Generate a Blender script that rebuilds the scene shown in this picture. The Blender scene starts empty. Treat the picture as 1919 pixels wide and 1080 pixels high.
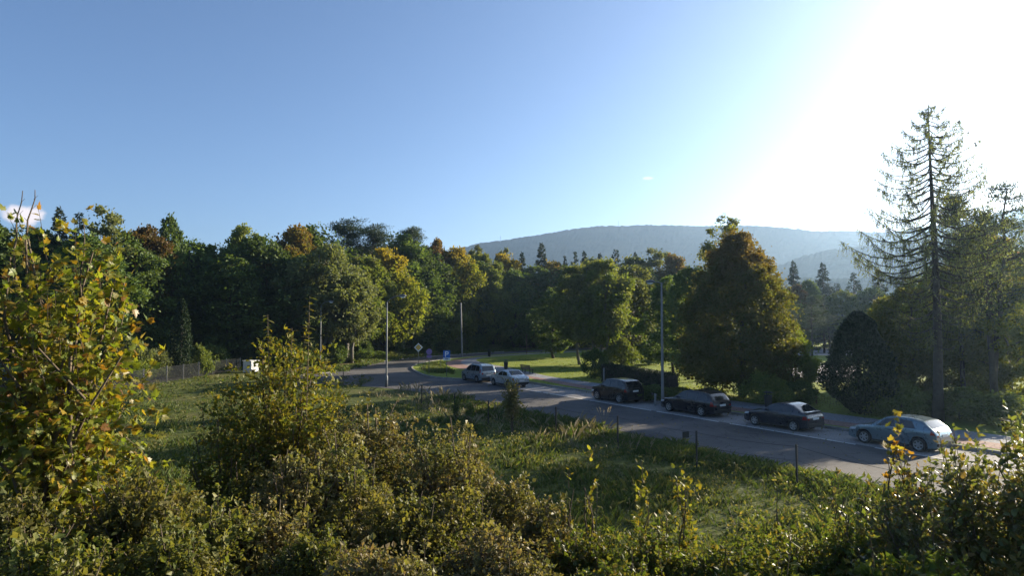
import bpy, bmesh, math, random
import numpy as np
from mathutils import Vector, Matrix, Euler

R = math.radians
scene = bpy.context.scene
C = scene.collection

# ------------------------------------------------------------------ camera, sky, sun, exposure
F_PX, CAM_Z, HORIZON = 1200.0, 6.0, 594.0          # focal length in photo pixels, eye height, flat-ground horizon row
PITCH = math.atan((HORIZON - 540.0) / F_PX)
cam_d = bpy.data.cameras.new('camera')
cam = bpy.data.objects.new('camera', cam_d); C.objects.link(cam)
cam_d.sensor_width = 36.0; cam_d.lens = 36.0 * F_PX / 1919.0
cam_d.clip_start = 0.05; cam_d.clip_end = 20000
cam.location = (0, 0, CAM_Z); cam.rotation_euler = (R(90) + PITCH, 0, 0)
scene.camera = cam

SUN_AZ, SUN_EL = R(57), R(16.5)                       # azimuth clockwise from +Y
world = bpy.data.worlds.new('World'); scene.world = world; world.use_nodes = True
nt = world.node_tree; nt.nodes.clear()
w_out = nt.nodes.new('ShaderNodeOutputWorld'); w_bg = nt.nodes.new('ShaderNodeBackground')
sky = nt.nodes.new('ShaderNodeTexSky'); sky.sky_type = 'NISHITA'; sky.sun_disc = False
sky.sun_elevation = SUN_EL; sky.sun_rotation = SUN_AZ
sky.altitude = 300; sky.air_density = .8; sky.dust_density = 1.6; sky.ozone_density = 3.4
w_bg.inputs['Strength'].default_value = 0.062
nt.links.new(w_bg.outputs[0], w_out.inputs[0])

def dir_of(px, py):
    v = Vector(((px - 959.5) / F_PX, 1.0, -(py - 540.0) / F_PX)); v.rotate(Euler((PITCH, 0, 0))); return v
# a few small clouds low in the sky, part of the sky dome
geo = nt.nodes.new('ShaderNodeTexCoord')
nz = nt.nodes.new('ShaderNodeTexNoise'); nz.inputs['Scale'].default_value = 26; nz.inputs['Detail'].default_value = 7; nz.inputs['Roughness'].default_value = .6
nt.links.new(geo.outputs['Generated'], nz.inputs['Vector'])
prev = sky.outputs['Color']
for (px, py, sx, sz, dens) in ((45, 402, .026, .014, 1.0), (1215, 334, .008, .0022, .45), (-420, 380, .14, .03, .8), (2600, 300, .2, .03, .6)):
    d = dir_of(px, py).normalized(); right = Vector((d.y, -d.x, 0)).normalized(); up = right.cross(d)
    def dot(vec):
        n = nt.nodes.new('ShaderNodeVectorMath'); n.operation = 'DOT_PRODUCT'; nt.links.new(geo.outputs['Generated'], n.inputs[0]); n.inputs[1].default_value = vec; return n.outputs['Value']
    def mth(op, a, b=None, c=None):
        n = nt.nodes.new('ShaderNodeMath'); n.operation = op
        for i, s in enumerate((a, b, c)):
            if s is None: continue
            if isinstance(s, (int, float)): n.inputs[i].default_value = s
            else: nt.links.new(s, n.inputs[i])
        return n.outputs[0]
    a = mth('DIVIDE', dot(right), sx); b = mth('DIVIDE', mth('SUBTRACT', dot(up), 0.0), sz)
    r2 = mth('ADD', mth('MULTIPLY', a, a), mth('MULTIPLY', b, b))
    e = mth('ADD', mth('SUBTRACT', 1.0, r2), mth('MULTIPLY', mth('SUBTRACT', nz.outputs['Fac'], .5), 3.2))
    front = mth('GREATER_THAN', dot(d), 0.0)
    m = nt.nodes.new('ShaderNodeMapRange'); m.interpolation_type = 'SMOOTHSTEP'; m.inputs['From Min'].default_value = 0.0; m.inputs['From Max'].default_value = .9
    nt.links.new(e, m.inputs['Value'])
    fac = mth('MULTIPLY', mth('MULTIPLY', m.outputs[0], front), dens)
    mx = nt.nodes.new('ShaderNodeMix'); mx.data_type = 'RGBA'
    nt.links.new(fac, mx.inputs['Factor']); nt.links.new(prev, mx.inputs['A']); mx.inputs['B'].default_value = (6.4, 5.7, 5.6, 1)
    prev = mx.outputs['Result']
nt.links.new(prev, w_bg.inputs['Color'])

sun_d = bpy.data.lights.new('sun', 'SUN'); sun_d.energy = 5.0; sun_d.angle = R(.55); sun_d.color = (1.0, .86, .66)
sun = bpy.data.objects.new('sun', sun_d); C.objects.link(sun)
SUN = Vector((math.sin(SUN_AZ) * math.cos(SUN_EL), math.cos(SUN_AZ) * math.cos(SUN_EL), math.sin(SUN_EL)))
sun.rotation_euler = SUN.to_track_quat('Z', 'Y').to_euler(); sun.location = (40, 40, 60)
vs = scene.view_settings; vs.view_transform = 'Standard'; vs.look = 'None'; vs.gamma = 1; vs.exposure = 1.75; vs.use_curve_mapping = False
cy = scene.cycles
cy.max_bounces = 8; cy.diffuse_bounces = 4; cy.glossy_bounces = 3; cy.transmission_bounces = 4; cy.transparent_max_bounces = 8; cy.volume_bounces = 0
cy.use_denoising = True; cy.caustics_reflective = False; cy.caustics_refractive = False

# ------------------------------------------------------------------ pixel -> place on a horizontal plane
def G(px, py, z=0.0):
    d = dir_of(px, py); k = (z - CAM_Z) / d.z; return Vector((d.x * k, d.y * k, z))
def at_dist(px, y):                                  # lateral position at depth y
    return (px - 959.5) / F_PX * y
def z_at(py, y):                                     # height of image row py at depth y
    d = dir_of(960, py); return CAM_Z + d.z / d.y * y
def ppm(y): return F_PX / y

# ------------------------------------------------------------------ mesh building
class MB:
    def __init__(s): s.v = []; s.f = []; s.n = 0; s.m = []
    def add(s, v, f, mi=0):
        v = np.asarray(v, dtype=np.float64).reshape(-1, 3); f = np.asarray(f, dtype=np.int64)
        s.v.append(v); s.f.append(f + s.n); s.m.append(np.full(len(f), mi, dtype=np.int32)); s.n += len(v)
    def box(s, c, size, rz=0, mi=0, taper=1.0):
        x, y, z = [q / 2 for q in size]
        v = np.array([[-x, -y, -z], [x, -y, -z], [x, y, -z], [-x, y, -z], [-x * taper, -y * taper, z], [x * taper, -y * taper, z], [x * taper, y * taper, z], [-x * taper, y * taper, z]])
        if rz:
            cs, sn = math.cos(rz), math.sin(rz); v = v @ np.array([[cs, sn, 0], [-sn, cs, 0], [0, 0, 1]])
        s.add(v + np.array(c), [[0, 3, 2, 1], [4, 5, 6, 7], [0, 1, 5, 4], [1, 2, 6, 5], [2, 3, 7, 6], [3, 0, 4, 7]], mi)
    def tube(s, pts, radii, k=6, mi=0, cap=True):
        pts = np.asarray(pts, dtype=float); n = len(pts)
        radii = np.broadcast_to(np.asarray(radii, dtype=float), (n,))
        t = np.gradient(pts, axis=0); t /= np.linalg.norm(t, axis=1)[:, None] + 1e-9
        ref = np.array([0, 0, 1.0]) if abs(t[:, 2]).mean() < .8 else np.array([1.0, 0, 0])
        a = np.cross(t, ref); a /= np.linalg.norm(a, axis=1)[:, None] + 1e-9; b = np.cross(t, a)
        ang = np.arange(k) * 2 * math.pi / k
        v = pts[:, None, :] + radii[:, None, None] * (np.cos(ang)[None, :, None] * a[:, None, :] + np.sin(ang)[None, :, None] * b[:, None, :])
        i = np.arange(n - 1)[:, None] * k; j = np.arange(k)[None, :]; j2 = (j + 1) % k
        f = np.stack([i + j, i + j2, i + k + j2, i + k + j], -1).reshape(-1, 4)
        s.add(v.reshape(-1, 3), f, mi)
        if cap and k > 2:
            s.f.append((np.arange(k)[None, ::-1] + s.n - n * k)); s.m.append(np.array([mi], dtype=np.int32))
            s.f.append((np.arange(k)[None, :] + s.n - k)); s.m.append(np.array([mi], dtype=np.int32))
    def poly(s, pts, mi=0): s.add(pts, [list(range(len(pts)))], mi)
    def mesh(s, name, mats, smooth=False):
        me = bpy.data.meshes.new(name)
        v = np.concatenate(s.v) if s.v else np.zeros((0, 3))
        me.vertices.add(len(v)); me.vertices.foreach_set('co', v.astype(np.float32).ravel())
        loops = np.concatenate([f.ravel() for f in s.f]); tot = np.concatenate([np.full(len(f), f.shape[1]) for f in s.f])
        start = np.concatenate([[0], np.cumsum(tot)[:-1]])
        me.loops.add(len(loops)); me.loops.foreach_set('vertex_index', loops.astype(np.int32))
        me.polygons.add(len(tot)); me.polygons.foreach_set('loop_start', start.astype(np.int32))
        me.polygons.foreach_set('material_index', np.concatenate(s.m))
        me.polygons.foreach_set('use_smooth', np.full(len(tot), smooth, dtype=bool))
        for m in (mats if isinstance(mats, (list, tuple)) else [mats]): me.materials.append(m)
        me.update(calc_edges=True); me.validate(verbose=False)
        return me
    def build(s, name, mats, parent=None, smooth=False):
        return link(name, s.mesh(name, mats, smooth), parent)

def link(name, me, parent=None):
    o = bpy.data.objects.new(name, me); C.objects.link(o); o.parent = parent; return o
def tag(o, label=None, cat=None, group=None, kind=None):
    if label: o['label'] = label
    if cat: o['category'] = cat
    if group: o['group'] = group
    if kind: o['kind'] = kind
    return o
def empty(name, loc=(0, 0, 0), rz=0):
    o = bpy.data.objects.new(name, None); C.objects.link(o); o.location = loc; o.rotation_euler = (0, 0, rz); o.empty_display_size = .2; return o
def copy_tree(o, parent=None):
    c = o.copy(); C.objects.link(c); c.parent = parent
    for ch in list(o.children): copy_tree(ch, c)
    return c

# ------------------------------------------------------------------ materials
def N(nt, t, **kw):
    n = nt.nodes.new(t)
    for k, v in kw.items():
        if k in n.inputs: n.inputs[k].default_value = v
        else: setattr(n, k, v)
    return n
def newmat(name):
    m = bpy.data.materials.new(name); m.use_nodes = True; t = m.node_tree; t.nodes.clear()
    out = t.nodes.new('ShaderNodeOutputMaterial'); return m, t, out
def ramp(t, fac, cols, interp='LINEAR'):
    r = t.nodes.new('ShaderNodeValToRGB'); r.color_ramp.interpolation = interp
    e = r.color_ramp.elements
    while len(e) < len(cols): e.new(.5)
    for i, (p, c) in enumerate(cols): e[i].position = p; e[i].color = (*c, 1)
    if fac is not None: t.links.new(fac, r.inputs[0])
    return r.outputs[0]
def even(cols): return [(i / max(1, len(cols) - 1), c) for i, c in enumerate(cols)]

def leafmat(name, cols, trans=.4, rough=.6, tint=None, tint_z=None, spec=.2, noise_scale=.5):
    """per-leaf colour from a palette; optional autumn colour spreading over the crown in patches, more towards the top"""
    m, t, out = newmat(name)
    g = N(t, 'ShaderNodeNewGeometry'); oi = N(t, 'ShaderNodeObjectInfo'); tc = N(t, 'ShaderNodeTexCoord')
    add = N(t, 'ShaderNodeMath', operation='ADD'); t.links.new(g.outputs['Random Per Island'], add.inputs[0]); t.links.new(oi.outputs['Random'], add.inputs[1])
    fr = N(t, 'ShaderNodeMath', operation='FRACT'); t.links.new(add.outputs[0], fr.inputs[0])
    col = ramp(t, fr.outputs[0], even(cols))
    if tint:
        nz = N(t, 'ShaderNodeTexNoise', Scale=noise_scale, Detail=3.0); t.links.new(tc.outputs['Object'], nz.inputs['Vector'])
        s = N(t, 'ShaderNodeSeparateXYZ'); t.links.new(tc.outputs['Object'], s.inputs[0])
        mr = N(t, 'ShaderNodeMapRange'); mr.inputs['From Min'].default_value = tint_z[0]; mr.inputs['From Max'].default_value = tint_z[1]; mr.inputs['To Min'].default_value = -.45; mr.inputs['To Max'].default_value = .35
        t.links.new(s.outputs['Z'], mr.inputs['Value'])
        a2 = N(t, 'ShaderNodeMath', operation='ADD'); t.links.new(nz.outputs['Fac'], a2.inputs[0]); t.links.new(mr.outputs[0], a2.inputs[1])
        m2 = N(t, 'ShaderNodeMapRange'); m2.inputs['From Min'].default_value = .45; m2.inputs['From Max'].default_value = .75; t.links.new(a2.outputs[0], m2.inputs['Value'])
        tcol = ramp(t, fr.outputs[0], even(tint))
        mx = N(t, 'ShaderNodeMix', data_type='RGBA'); t.links.new(m2.outputs[0], mx.inputs['Factor']); t.links.new(col, mx.inputs['A']); t.links.new(tcol, mx.inputs['B']); col = mx.outputs['Result']
    hs = N(t, 'ShaderNodeHueSaturation'); t.links.new(col, hs.inputs['Color'])
    mv = N(t, 'ShaderNodeMapRange'); mv.inputs['To Min'].default_value = .78; mv.inputs['To Max'].default_value = 1.25; t.links.new(oi.outputs['Random'], mv.inputs['Value']); t.links.new(mv.outputs[0], hs.inputs['Value'])
    p = N(t, 'ShaderNodeBsdfPrincipled', Roughness=rough); p.inputs['Specular IOR Level'].default_value = spec
    t.links.new(hs.outputs[0], p.inputs['Base Color'])
    tr = N(t, 'ShaderNodeBsdfTranslucent'); gm = N(t, 'ShaderNodeMix', data_type='RGBA', blend_type='MULTIPLY'); gm.inputs['Factor'].default_value = 1
    t.links.new(hs.outputs[0], gm.inputs['A']); gm.inputs['B'].default_value = (1.46, 1.38, .56, 1); t.links.new(gm.outputs['Result'], tr.inputs['Color'])
    mix = N(t, 'ShaderNodeMixShader'); mix.inputs[0].default_value = trans
    t.links.new(p.outputs[0], mix.inputs[1]); t.links.new(tr.outputs[0], mix.inputs[2]); t.links.new(mix.outputs[0], out.inputs[0])
    return m

def surf(name, cols, scale=1.0, detail=6, rough=.9, bump=0.0, bscale=None, coord='Object', spec=.3, metal=0.0, fine=None, lo=.3, hi=.7):
    m, t, out = newmat(name)
    tc = N(t, 'ShaderNodeTexCoord'); nz = N(t, 'ShaderNodeTexNoise', Scale=scale, Detail=float(detail), Roughness=.6); t.links.new(tc.outputs[coord], nz.inputs['Vector'])
    mr = N(t, 'ShaderNodeMapRange'); mr.inputs['From Min'].default_value = lo; mr.inputs['From Max'].default_value = hi; t.links.new(nz.outputs['Fac'], mr.inputs['Value'])
    col = ramp(t, mr.outputs[0], even(cols))
    if fine:
        n2 = N(t, 'ShaderNodeTexNoise', Scale=fine, Detail=3.0); t.links.new(tc.outputs[coord], n2.inputs['Vector'])
        m2 = N(t, 'ShaderNodeMapRange'); m2.inputs['From Min'].default_value = .3; m2.inputs['From Max'].default_value = .7; m2.inputs['To Min'].default_value = .65; m2.inputs['To Max'].default_value = 1.3; t.links.new(n2.outputs['Fac'], m2.inputs['Value'])
        vm = N(t, 'ShaderNodeVectorMath', operation='SCALE'); t.links.new(col, vm.inputs[0]); t.links.new(m2.outputs[0], vm.inputs['Scale']); col = vm.outputs[0]
    p = N(t, 'ShaderNodeBsdfPrincipled', Roughness=rough, Metallic=metal); p.inputs['Specular IOR Level'].default_value = spec
    t.links.new(col, p.inputs['Base Color'])
    if bump:
        b = N(t, 'ShaderNodeTexNoise', Scale=bscale or scale * 6, Detail=5.0); t.links.new(tc.outputs[coord], b.inputs['Vector'])
        bp = N(t, 'ShaderNodeBump', Strength=1.0, Distance=bump); t.links.new(b.outputs['Fac'], bp.inputs['Height']); t.links.new(bp.outputs[0], p.inputs['Normal'])
    t.links.new(p.outputs[0], out.inputs[0]); return m
def flat(name, col, rough=.5, metal=0.0, spec=.5, coat=0.0):
    m, t, out = newmat(name); p = N(t, 'ShaderNodeBsdfPrincipled', Roughness=rough, Metallic=metal); p.inputs['Specular IOR Level'].default_value = spec; p.inputs['Coat Weight'].default_value = coat; p.inputs['Coat Roughness'].default_value = .06
    nz = N(t, 'ShaderNodeTexNoise', Scale=9.0, Detail=4.0); tc = N(t, 'ShaderNodeTexCoord'); t.links.new(tc.outputs['Object'], nz.inputs['Vector'])
    col2 = ramp(t, nz.outputs['Fac'], [(.3, tuple(c * .86 for c in col)), (.7, tuple(min(1, c * 1.08) for c in col))]); t.links.new(col2, p.inputs['Base Color'])
    t.links.new(p.outputs[0], out.inputs[0]); return m

M = {}
M['meadow'] = surf('meadow_ground', [(.045, .060, .014), (.070, .085, .020), (.105, .100, .034)], .22, 8, .95, .05, 5, spec=.1, fine=3.0)
M['lawn'] = surf('lawn_grass', [(.12, .165, .024), (.17, .21, .032), (.21, .22, .042)], .35, 8, .95, .03, 9, spec=.1, fine=6.0)
def asphalt_mat():
    m, t, out = newmat('asphalt'); tc = N(t, 'ShaderNodeTexCoord'); co = tc.outputs['Object']
    def noise(sc, det=6.0): n = N(t, 'ShaderNodeTexNoise', Scale=sc, Detail=det, Roughness=.65); t.links.new(co, n.inputs['Vector']); return n.outputs['Fac']
    col = ramp(t, noise(.25, 9.0), [(.32, (.050, .048, .047)), (.5, (.072, .069, .068)), (.68, (.100, .096, .093))])
    def mulby(col, fac_socket, lo, hi, a, b):
        mr = N(t, 'ShaderNodeMapRange'); mr.inputs['From Min'].default_value = a; mr.inputs['From Max'].default_value = b; mr.inputs['To Min'].default_value = lo; mr.inputs['To Max'].default_value = hi; t.links.new(fac_socket, mr.inputs['Value'])
        vm = N(t, 'ShaderNodeVectorMath', operation='SCALE'); t.links.new(col, vm.inputs[0]); t.links.new(mr.outputs[0], vm.inputs['Scale']); return vm.outputs[0]
    col = mulby(col, noise(30.0, 3.0), .7, 1.3, .3, .7)
    vo = N(t, 'ShaderNodeTexVoronoi', Scale=.22); vo.feature = 'F1'; t.links.new(co, vo.inputs['Vector']); sp = N(t, 'ShaderNodeSeparateColor'); t.links.new(vo.outputs['Color'], sp.inputs[0]); col = mulby(col, sp.outputs[0], .82, 1.15, 0, 1)
    ve = N(t, 'ShaderNodeTexVoronoi', Scale=.45); ve.feature = 'DISTANCE_TO_EDGE'
    wv = N(t, 'ShaderNodeTexNoise', Scale=1.5, Detail=4.0); t.links.new(co, wv.inputs['Vector']); va = N(t, 'ShaderNodeVectorMath', operation='ADD'); t.links.new(co, va.inputs[0]); t.links.new(wv.outputs['Color'], va.inputs[1]); t.links.new(va.outputs[0], ve.inputs['Vector'])
    col = mulby(col, ve.outputs['Distance'], .45, 1.0, .004, .016)
    p = N(t, 'ShaderNodeBsdfPrincipled', Roughness=.8); p.inputs['Specular IOR Level'].default_value = .35; t.links.new(col, p.inputs['Base Color'])
    b = N(t, 'ShaderNodeBump', Strength=1.0, Distance=.004); t.links.new(noise(60.0), b.inputs['Height']); t.links.new(b.outputs[0], p.inputs['Normal']); t.links.new(p.outputs[0], out.inputs[0]); return m
M['asphalt'] = asphalt_mat()
M['parking'] = surf('pale_parking_lane', [(.19, .18, .175), (.25, .24, .23), (.30, .285, .27)], .4, 9, .85, .004, 40, fine=14.0)
M['path'] = surf('grey_paving', [(.16, .17, .19), (.21, .22, .24), (.25, .255, .27)], .6, 7, .85, .004, 30, fine=9.0)
M['brickpath'] = surf('red_paving', [(.17, .10, .085), (.24, .14, .115), (.28, .19, .15)], .7, 7, .85, .004, 30, fine=7.0)
M['gravel'] = surf('gravel_track', [(.20, .17, .13), (.28, .24, .19), (.33, .29, .24)], .5, 8, .95, .01, 25, fine=6.0)
M['verge'] = surf('rough_verge', [(.10, .075, .030), (.15, .115, .040), (.11, .12, .035)], .45, 8, .95, .05, 6, fine=4.0)
M['litter'] = surf('wood_floor_litter', [(.025, .020, .012), (.045, .036, .020), (.05, .05, .02)], .5, 8, .95, .04, 6, fine=4.0)
M['lot'] = surf('pale_car_park', [(.26, .245, .235), (.33, .31, .295), (.37, .345, .33)], .25, 8, .9, .004, 20, fine=5.0)
M['kerb'] = surf('kerb_concrete', [(.20, .19, .18), (.30, .29, .27)], 2.5, 6, .85, .004, 30)
M['white_line'] = surf('worn_white_paint', [(.30, .29, .28), (.62, .61, .58), (.72, .71, .68)], 3.0, 8, .7)
M['hill'] = surf('hill_forest', [(.016, .026, .013), (.030, .042, .018), (.060, .060, .024), (.10, .095, .04)], .006, 8, 1.0, 5.0, .05, spec=0, lo=.28, hi=.78)
M['bark'] = surf('bark', [(.035, .028, .022), (.075, .062, .050)], 4, 7, .95, .02, 12)
M['bark_pale'] = surf('pale_bark', [(.10, .09, .075), (.20, .185, .16)], 4, 7, .9, .02, 12)
M['birch_bark'] = surf('birch_bark', [(.06, .055, .05), (.42, .41, .38), (.5, .49, .46)], 5, 5, .85, .01, 12)
M['twig'] = surf('twig', [(.06, .045, .03), (.14, .11, .075)], 6, 5, .9)
M['concrete'] = surf('pole_concrete', [(.19, .185, .175), (.26, .25, .24)], 3, 6, .85)
M['steel'] = flat('galvanised_steel', (.14, .15, .155), .6, .3)
M['mesh_wire'] = flat('dull_grey_wire', (.13, .13, .12), .7, .2)
M['dark_steel'] = flat('dark_fence_steel', (.02, .02, .019), .6, .2)
M['wood'] = surf('weathered_wood', [(.10, .065, .035), (.17, .115, .065)], 8, 6, .85)
M['white_metal'] = flat('white_sheet', (.62, .64, .66), .5)
M['lamp_glass'] = flat('lamp_glass', (.75, .8, .82), .2)
M['sign_blue'] = flat('sign_blue', (.02, .13, .45), .4)
M['sign_white'] = flat('sign_white', (.78, .78, .76), .4)
M['sign_yellow'] = flat('sign_yellow', (.72, .42, .06), .4)
M['sign_lilac'] = flat('sign_lilac', (.26, .15, .32), .5)
M['black'] = flat('black', (.012, .012, .012), .5)
M['bin_dark'] = flat('bin_dark', (.02, .022, .02), .6)

# leaves
M['leaf_dark'] = leafmat('leaf_dark_green', [(0.043, 0.077, 0.022), (0.077, 0.124, 0.030), (0.113, 0.163, 0.039), (0.064, 0.097, 0.030)], .35)
M['leaf_mid'] = leafmat('leaf_mid_green', [(0.082, 0.124, 0.030), (0.125, 0.172, 0.039), (0.166, 0.201, 0.047), (0.106, 0.136, 0.040)], .42, tint=[(0.248, 0.196, 0.047), (0.199, 0.174, 0.043), (0.149, 0.166, 0.043)], tint_z=(7, 19))
M['leaf_autumn'] = leafmat('leaf_autumn', [(0.066, 0.090, 0.019), (0.096, 0.110, 0.024), (0.120, 0.114, 0.029)], .42, tint=[(0.180, 0.102, 0.029), (0.156, 0.120, 0.031), (0.102, 0.106, 0.026), (0.132, 0.074, 0.024)], tint_z=(5, 13))
M['leaf_linden'] = leafmat('leaf_linden', [(0.092, 0.121, 0.025), (0.136, 0.149, 0.034), (0.161, 0.147, 0.041), (0.109, 0.132, 0.032)], .45, tint=[(0.207, 0.129, 0.041), (0.190, 0.149, 0.044), (0.144, 0.115, 0.034), (0.172, 0.101, 0.034)], tint_z=(4, 13), noise_scale=.5)
M['leaf_birch'] = leafmat('leaf_birch', [(.09, .12, .04), (.13, .15, .05), (.16, .16, .055)], .5)
M['leaf_rust'] = leafmat('leaf_rust', [(.048, .058, .016), (.078, .068, .022), (.088, .062, .022)], .4, tint=[(.13, .068, .024), (.11, .075, .026), (.075, .07, .022), (.10, .052, .02)], tint_z=(3, 13))
M['leaf_lime'] = leafmat('leaf_yellow_green', [(.075, .105, .017), (.115, .14, .022), (.145, .15, .026)], .55, tint=[(.20, .165, .024), (.17, .135, .024)], tint_z=(4, 13))
M['leaf_grey'] = leafmat('leaf_grey_green', [(0.078, 0.100, 0.041), (0.121, 0.144, 0.056), (0.156, 0.172, 0.070)], .4)
M['needle_dark'] = leafmat('needle_dark', [(0.016, 0.031, 0.017), (0.026, 0.047, 0.023), (0.039, 0.060, 0.029)], .15)
M['needle_pine'] = leafmat('needle_pine', [(0.029, 0.047, 0.021), (0.044, 0.068, 0.029), (0.062, 0.081, 0.034)], .2)
M['needle_larch'] = leafmat('needle_larch', [(.085, .115, .045), (.11, .135, .052), (.13, .14, .055)], .55)
M['thuja'] = leafmat('thuja_scale', [(0.013, 0.026, 0.012), (0.021, 0.039, 0.016), (0.029, 0.049, 0.018)], .12)
M['maple'] = leafmat('maple_leaf', [(.095, .140, .022), (.16, .19, .026), (.22, .21, .028), (.11, .15, .026), (.19, .20, .027), (.15, .165, .024), (.25, .165, .026), (.11, .14, .022), (.17, .19, .026), (.22, .10, .024), (.14, .17, .024), (.23, .18, .03)], .5, rough=.42, spec=.35)
M['hazel'] = leafmat('hazel_leaf', [(0.084, 0.108, 0.022), (0.132, 0.144, 0.026), (0.168, 0.168, 0.031), (0.192, 0.144, 0.024), (0.102, 0.120, 0.026)], .45, rough=.5)
M['brownleaf'] = leafmat('rusty_small_leaf', [(.125, .122, .038), (.165, .138, .062), (.18, .128, .074), (.14, .145, .044), (.23, .195, .11), (.12, .12, .042)], .35, rough=.5, tint=[(.08, .11, .026), (.115, .145, .033), (.15, .15, .042)], tint_z=(-75, 55), noise_scale=1.3)
M['olive'] = leafmat('olive_small_leaf', [(.065, .088, .022), (.105, .120, .030), (.14, .135, .038), (.08, .10, .026)], .42, rough=.5, tint=[(.15, .115, .045), (.18, .14, .06), (.12, .11, .035)], tint_z=(-80, 60), noise_scale=1.3)
M['bramble'] = leafmat('bramble_leaf', [(0.054, 0.084, 0.019), (0.090, 0.120, 0.024), (0.120, 0.138, 0.029), (0.156, 0.120, 0.031)], .42, rough=.45)
M['willow'] = leafmat('sallow_leaf', [(0.068, 0.092, 0.030), (0.105, 0.133, 0.043), (0.150, 0.158, 0.054), (0.180, 0.128, 0.043)], .4, rough=.4, spec=.4)
M['orange'] = leafmat('orange_leaf', [(.22, .155, .028), (.23, .11, .022), (.20, .175, .03), (.13, .14, .03), (.10, .12, .028)], .45)
M['grass'] = leafmat('grass_blade', [(.040, .072, .017), (.062, .094, .022), (.085, .108, .030), (.13, .125, .055)], .35)
M['lawnblade'] = leafmat('lawn_blade', [(.09, .135, .022), (.13, .17, .028), (.16, .18, .036)], .4)
M['plume'] = leafmat('pale_plume', [(.36, .30, .24), (.45, .38, .30)], .3)
M['drygrass'] = leafmat('dry_grass', [(.20, .17, .10), (.26, .22, .14), (.14, .135, .07)], .12)

# ------------------------------------------------------------------ the street frame: t runs along the road away from us, n across it (0 = kerb behind the cars)
_k0, _k1 = G(985, 718), G(1860, 850)
A = (_k0 - _k1).normalized(); NN = Vector((A.y, -A.x, 0)); ORG = G(1580, 808)
def P(t, n, z=0.0): p = ORG + A * t + NN * n; return Vector((p.x, p.y, z))
def tn(p): d = p - ORG; return d.dot(A), d.dot(NN)
HEAD = math.atan2(A.y, A.x)
T_ISL, N_ISL = tn(G(862, 713))

# ------------------------------------------------------------------ ground
def ground_z(x, y):
    e = np.clip((15.0 - y - .12 * np.abs(x)) / 12.0, 0, 1); e = e * e * (3 - 2 * e)
    return 3.4 * e + .10 * np.sin(x * .9 + 1.3) * np.sin(y * .7) * np.clip(y / 8, 0, 1) * np.clip((21 - y) / 6, 0, 1)
def gz(x, y): return float(ground_z(np.array(float(x)), np.array(float(y))))
mb = MB()
xs = np.concatenate([-np.geomspace(60, 9000, 22)[::-1], np.linspace(-58, 58, 120), np.geomspace(60, 9000, 22)])
ys = np.concatenate([-np.geomspace(5, 9000, 16)[::-1], np.linspace(-4, 46, 100), np.geomspace(47, 9000, 34)])
X, Y = np.meshgrid(xs, ys); Z = ground_z(X, Y)
nx, ny = len(xs), len(ys); i = np.arange(ny - 1)[:, None] * nx + np.arange(nx - 1)[None, :]
mb.add(np.stack([X, Y, Z], -1).reshape(-1, 3), np.stack([i, i + 1, i + nx + 1, i + nx], -1).reshape(-1, 4))
tag(mb.build('ground', M['meadow'], None, True), kind='structure')

def sheet(name, pts, z, mat, kind='structure', parent=None):
    bm = bmesh.new(); vs_ = [bm.verts.new((p.x, p.y, z)) for p in pts]; f = bm.faces.new(vs_)
    if f.normal.z < 0 or f.calc_area() and (f.normal_update() or f.normal.z < 0): f.normal_flip()
    bmesh.ops.triangulate(bm, faces=bm.faces[:]); me = bpy.data.meshes.new(name); bm.to_mesh(me); bm.free(); me.materials.append(mat)
    o = link(name, me, parent)
    if kind: o['kind'] = kind
    return o
def slab(name, pts, z0, z1, mat, parent=None):
    bm = bmesh.new(); vs_ = [bm.verts.new((p.x, p.y, z1)) for p in pts]; f = bm.faces.new(vs_); f.normal_update()
    if f.normal.z < 0: f.normal_flip()
    low = [bm.verts.new((p.x, p.y, z0)) for p in pts]; k = len(pts)
    for q in range(k): bm.faces.new((vs_[q], vs_[(q + 1) % k], low[(q + 1) % k], low[q]))
    bmesh.ops.recalc_face_normals(bm, faces=bm.faces[:]); bmesh.ops.triangulate(bm, faces=[f_ for f_ in bm.faces if len(f_.verts) > 4])
    me = bpy.data.meshes.new(name); bm.to_mesh(me); bm.free(); me.materials.append(mat); o = link(name, me, parent); o['kind'] = 'structure'; return o
def smooth_line(pts, step=1.0):
    pts = [Vector((p.x, p.y)) for p in pts]; out = []
    q = [pts[0] * 2 - pts[1]] + pts + [pts[-1] * 2 - pts[-2]]
    for i in range(1, len(q) - 2):
        n = max(2, int((q[i + 1] - q[i]).length / step))
        for k in range(n):
            u = k / n; p0, p1, p2, p3 = q[i - 1], q[i], q[i + 1], q[i + 2]
            out.append(.5 * ((2 * p1) + (p2 - p0) * u + (2 * p0 - 5 * p1 + 4 * p2 - p3) * u * u + (3 * p1 - p0 - 3 * p2 + p3) * u ** 3))
    out.append(pts[-1]); return [Vector((p.x, p.y, 0)) for p in out]

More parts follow.
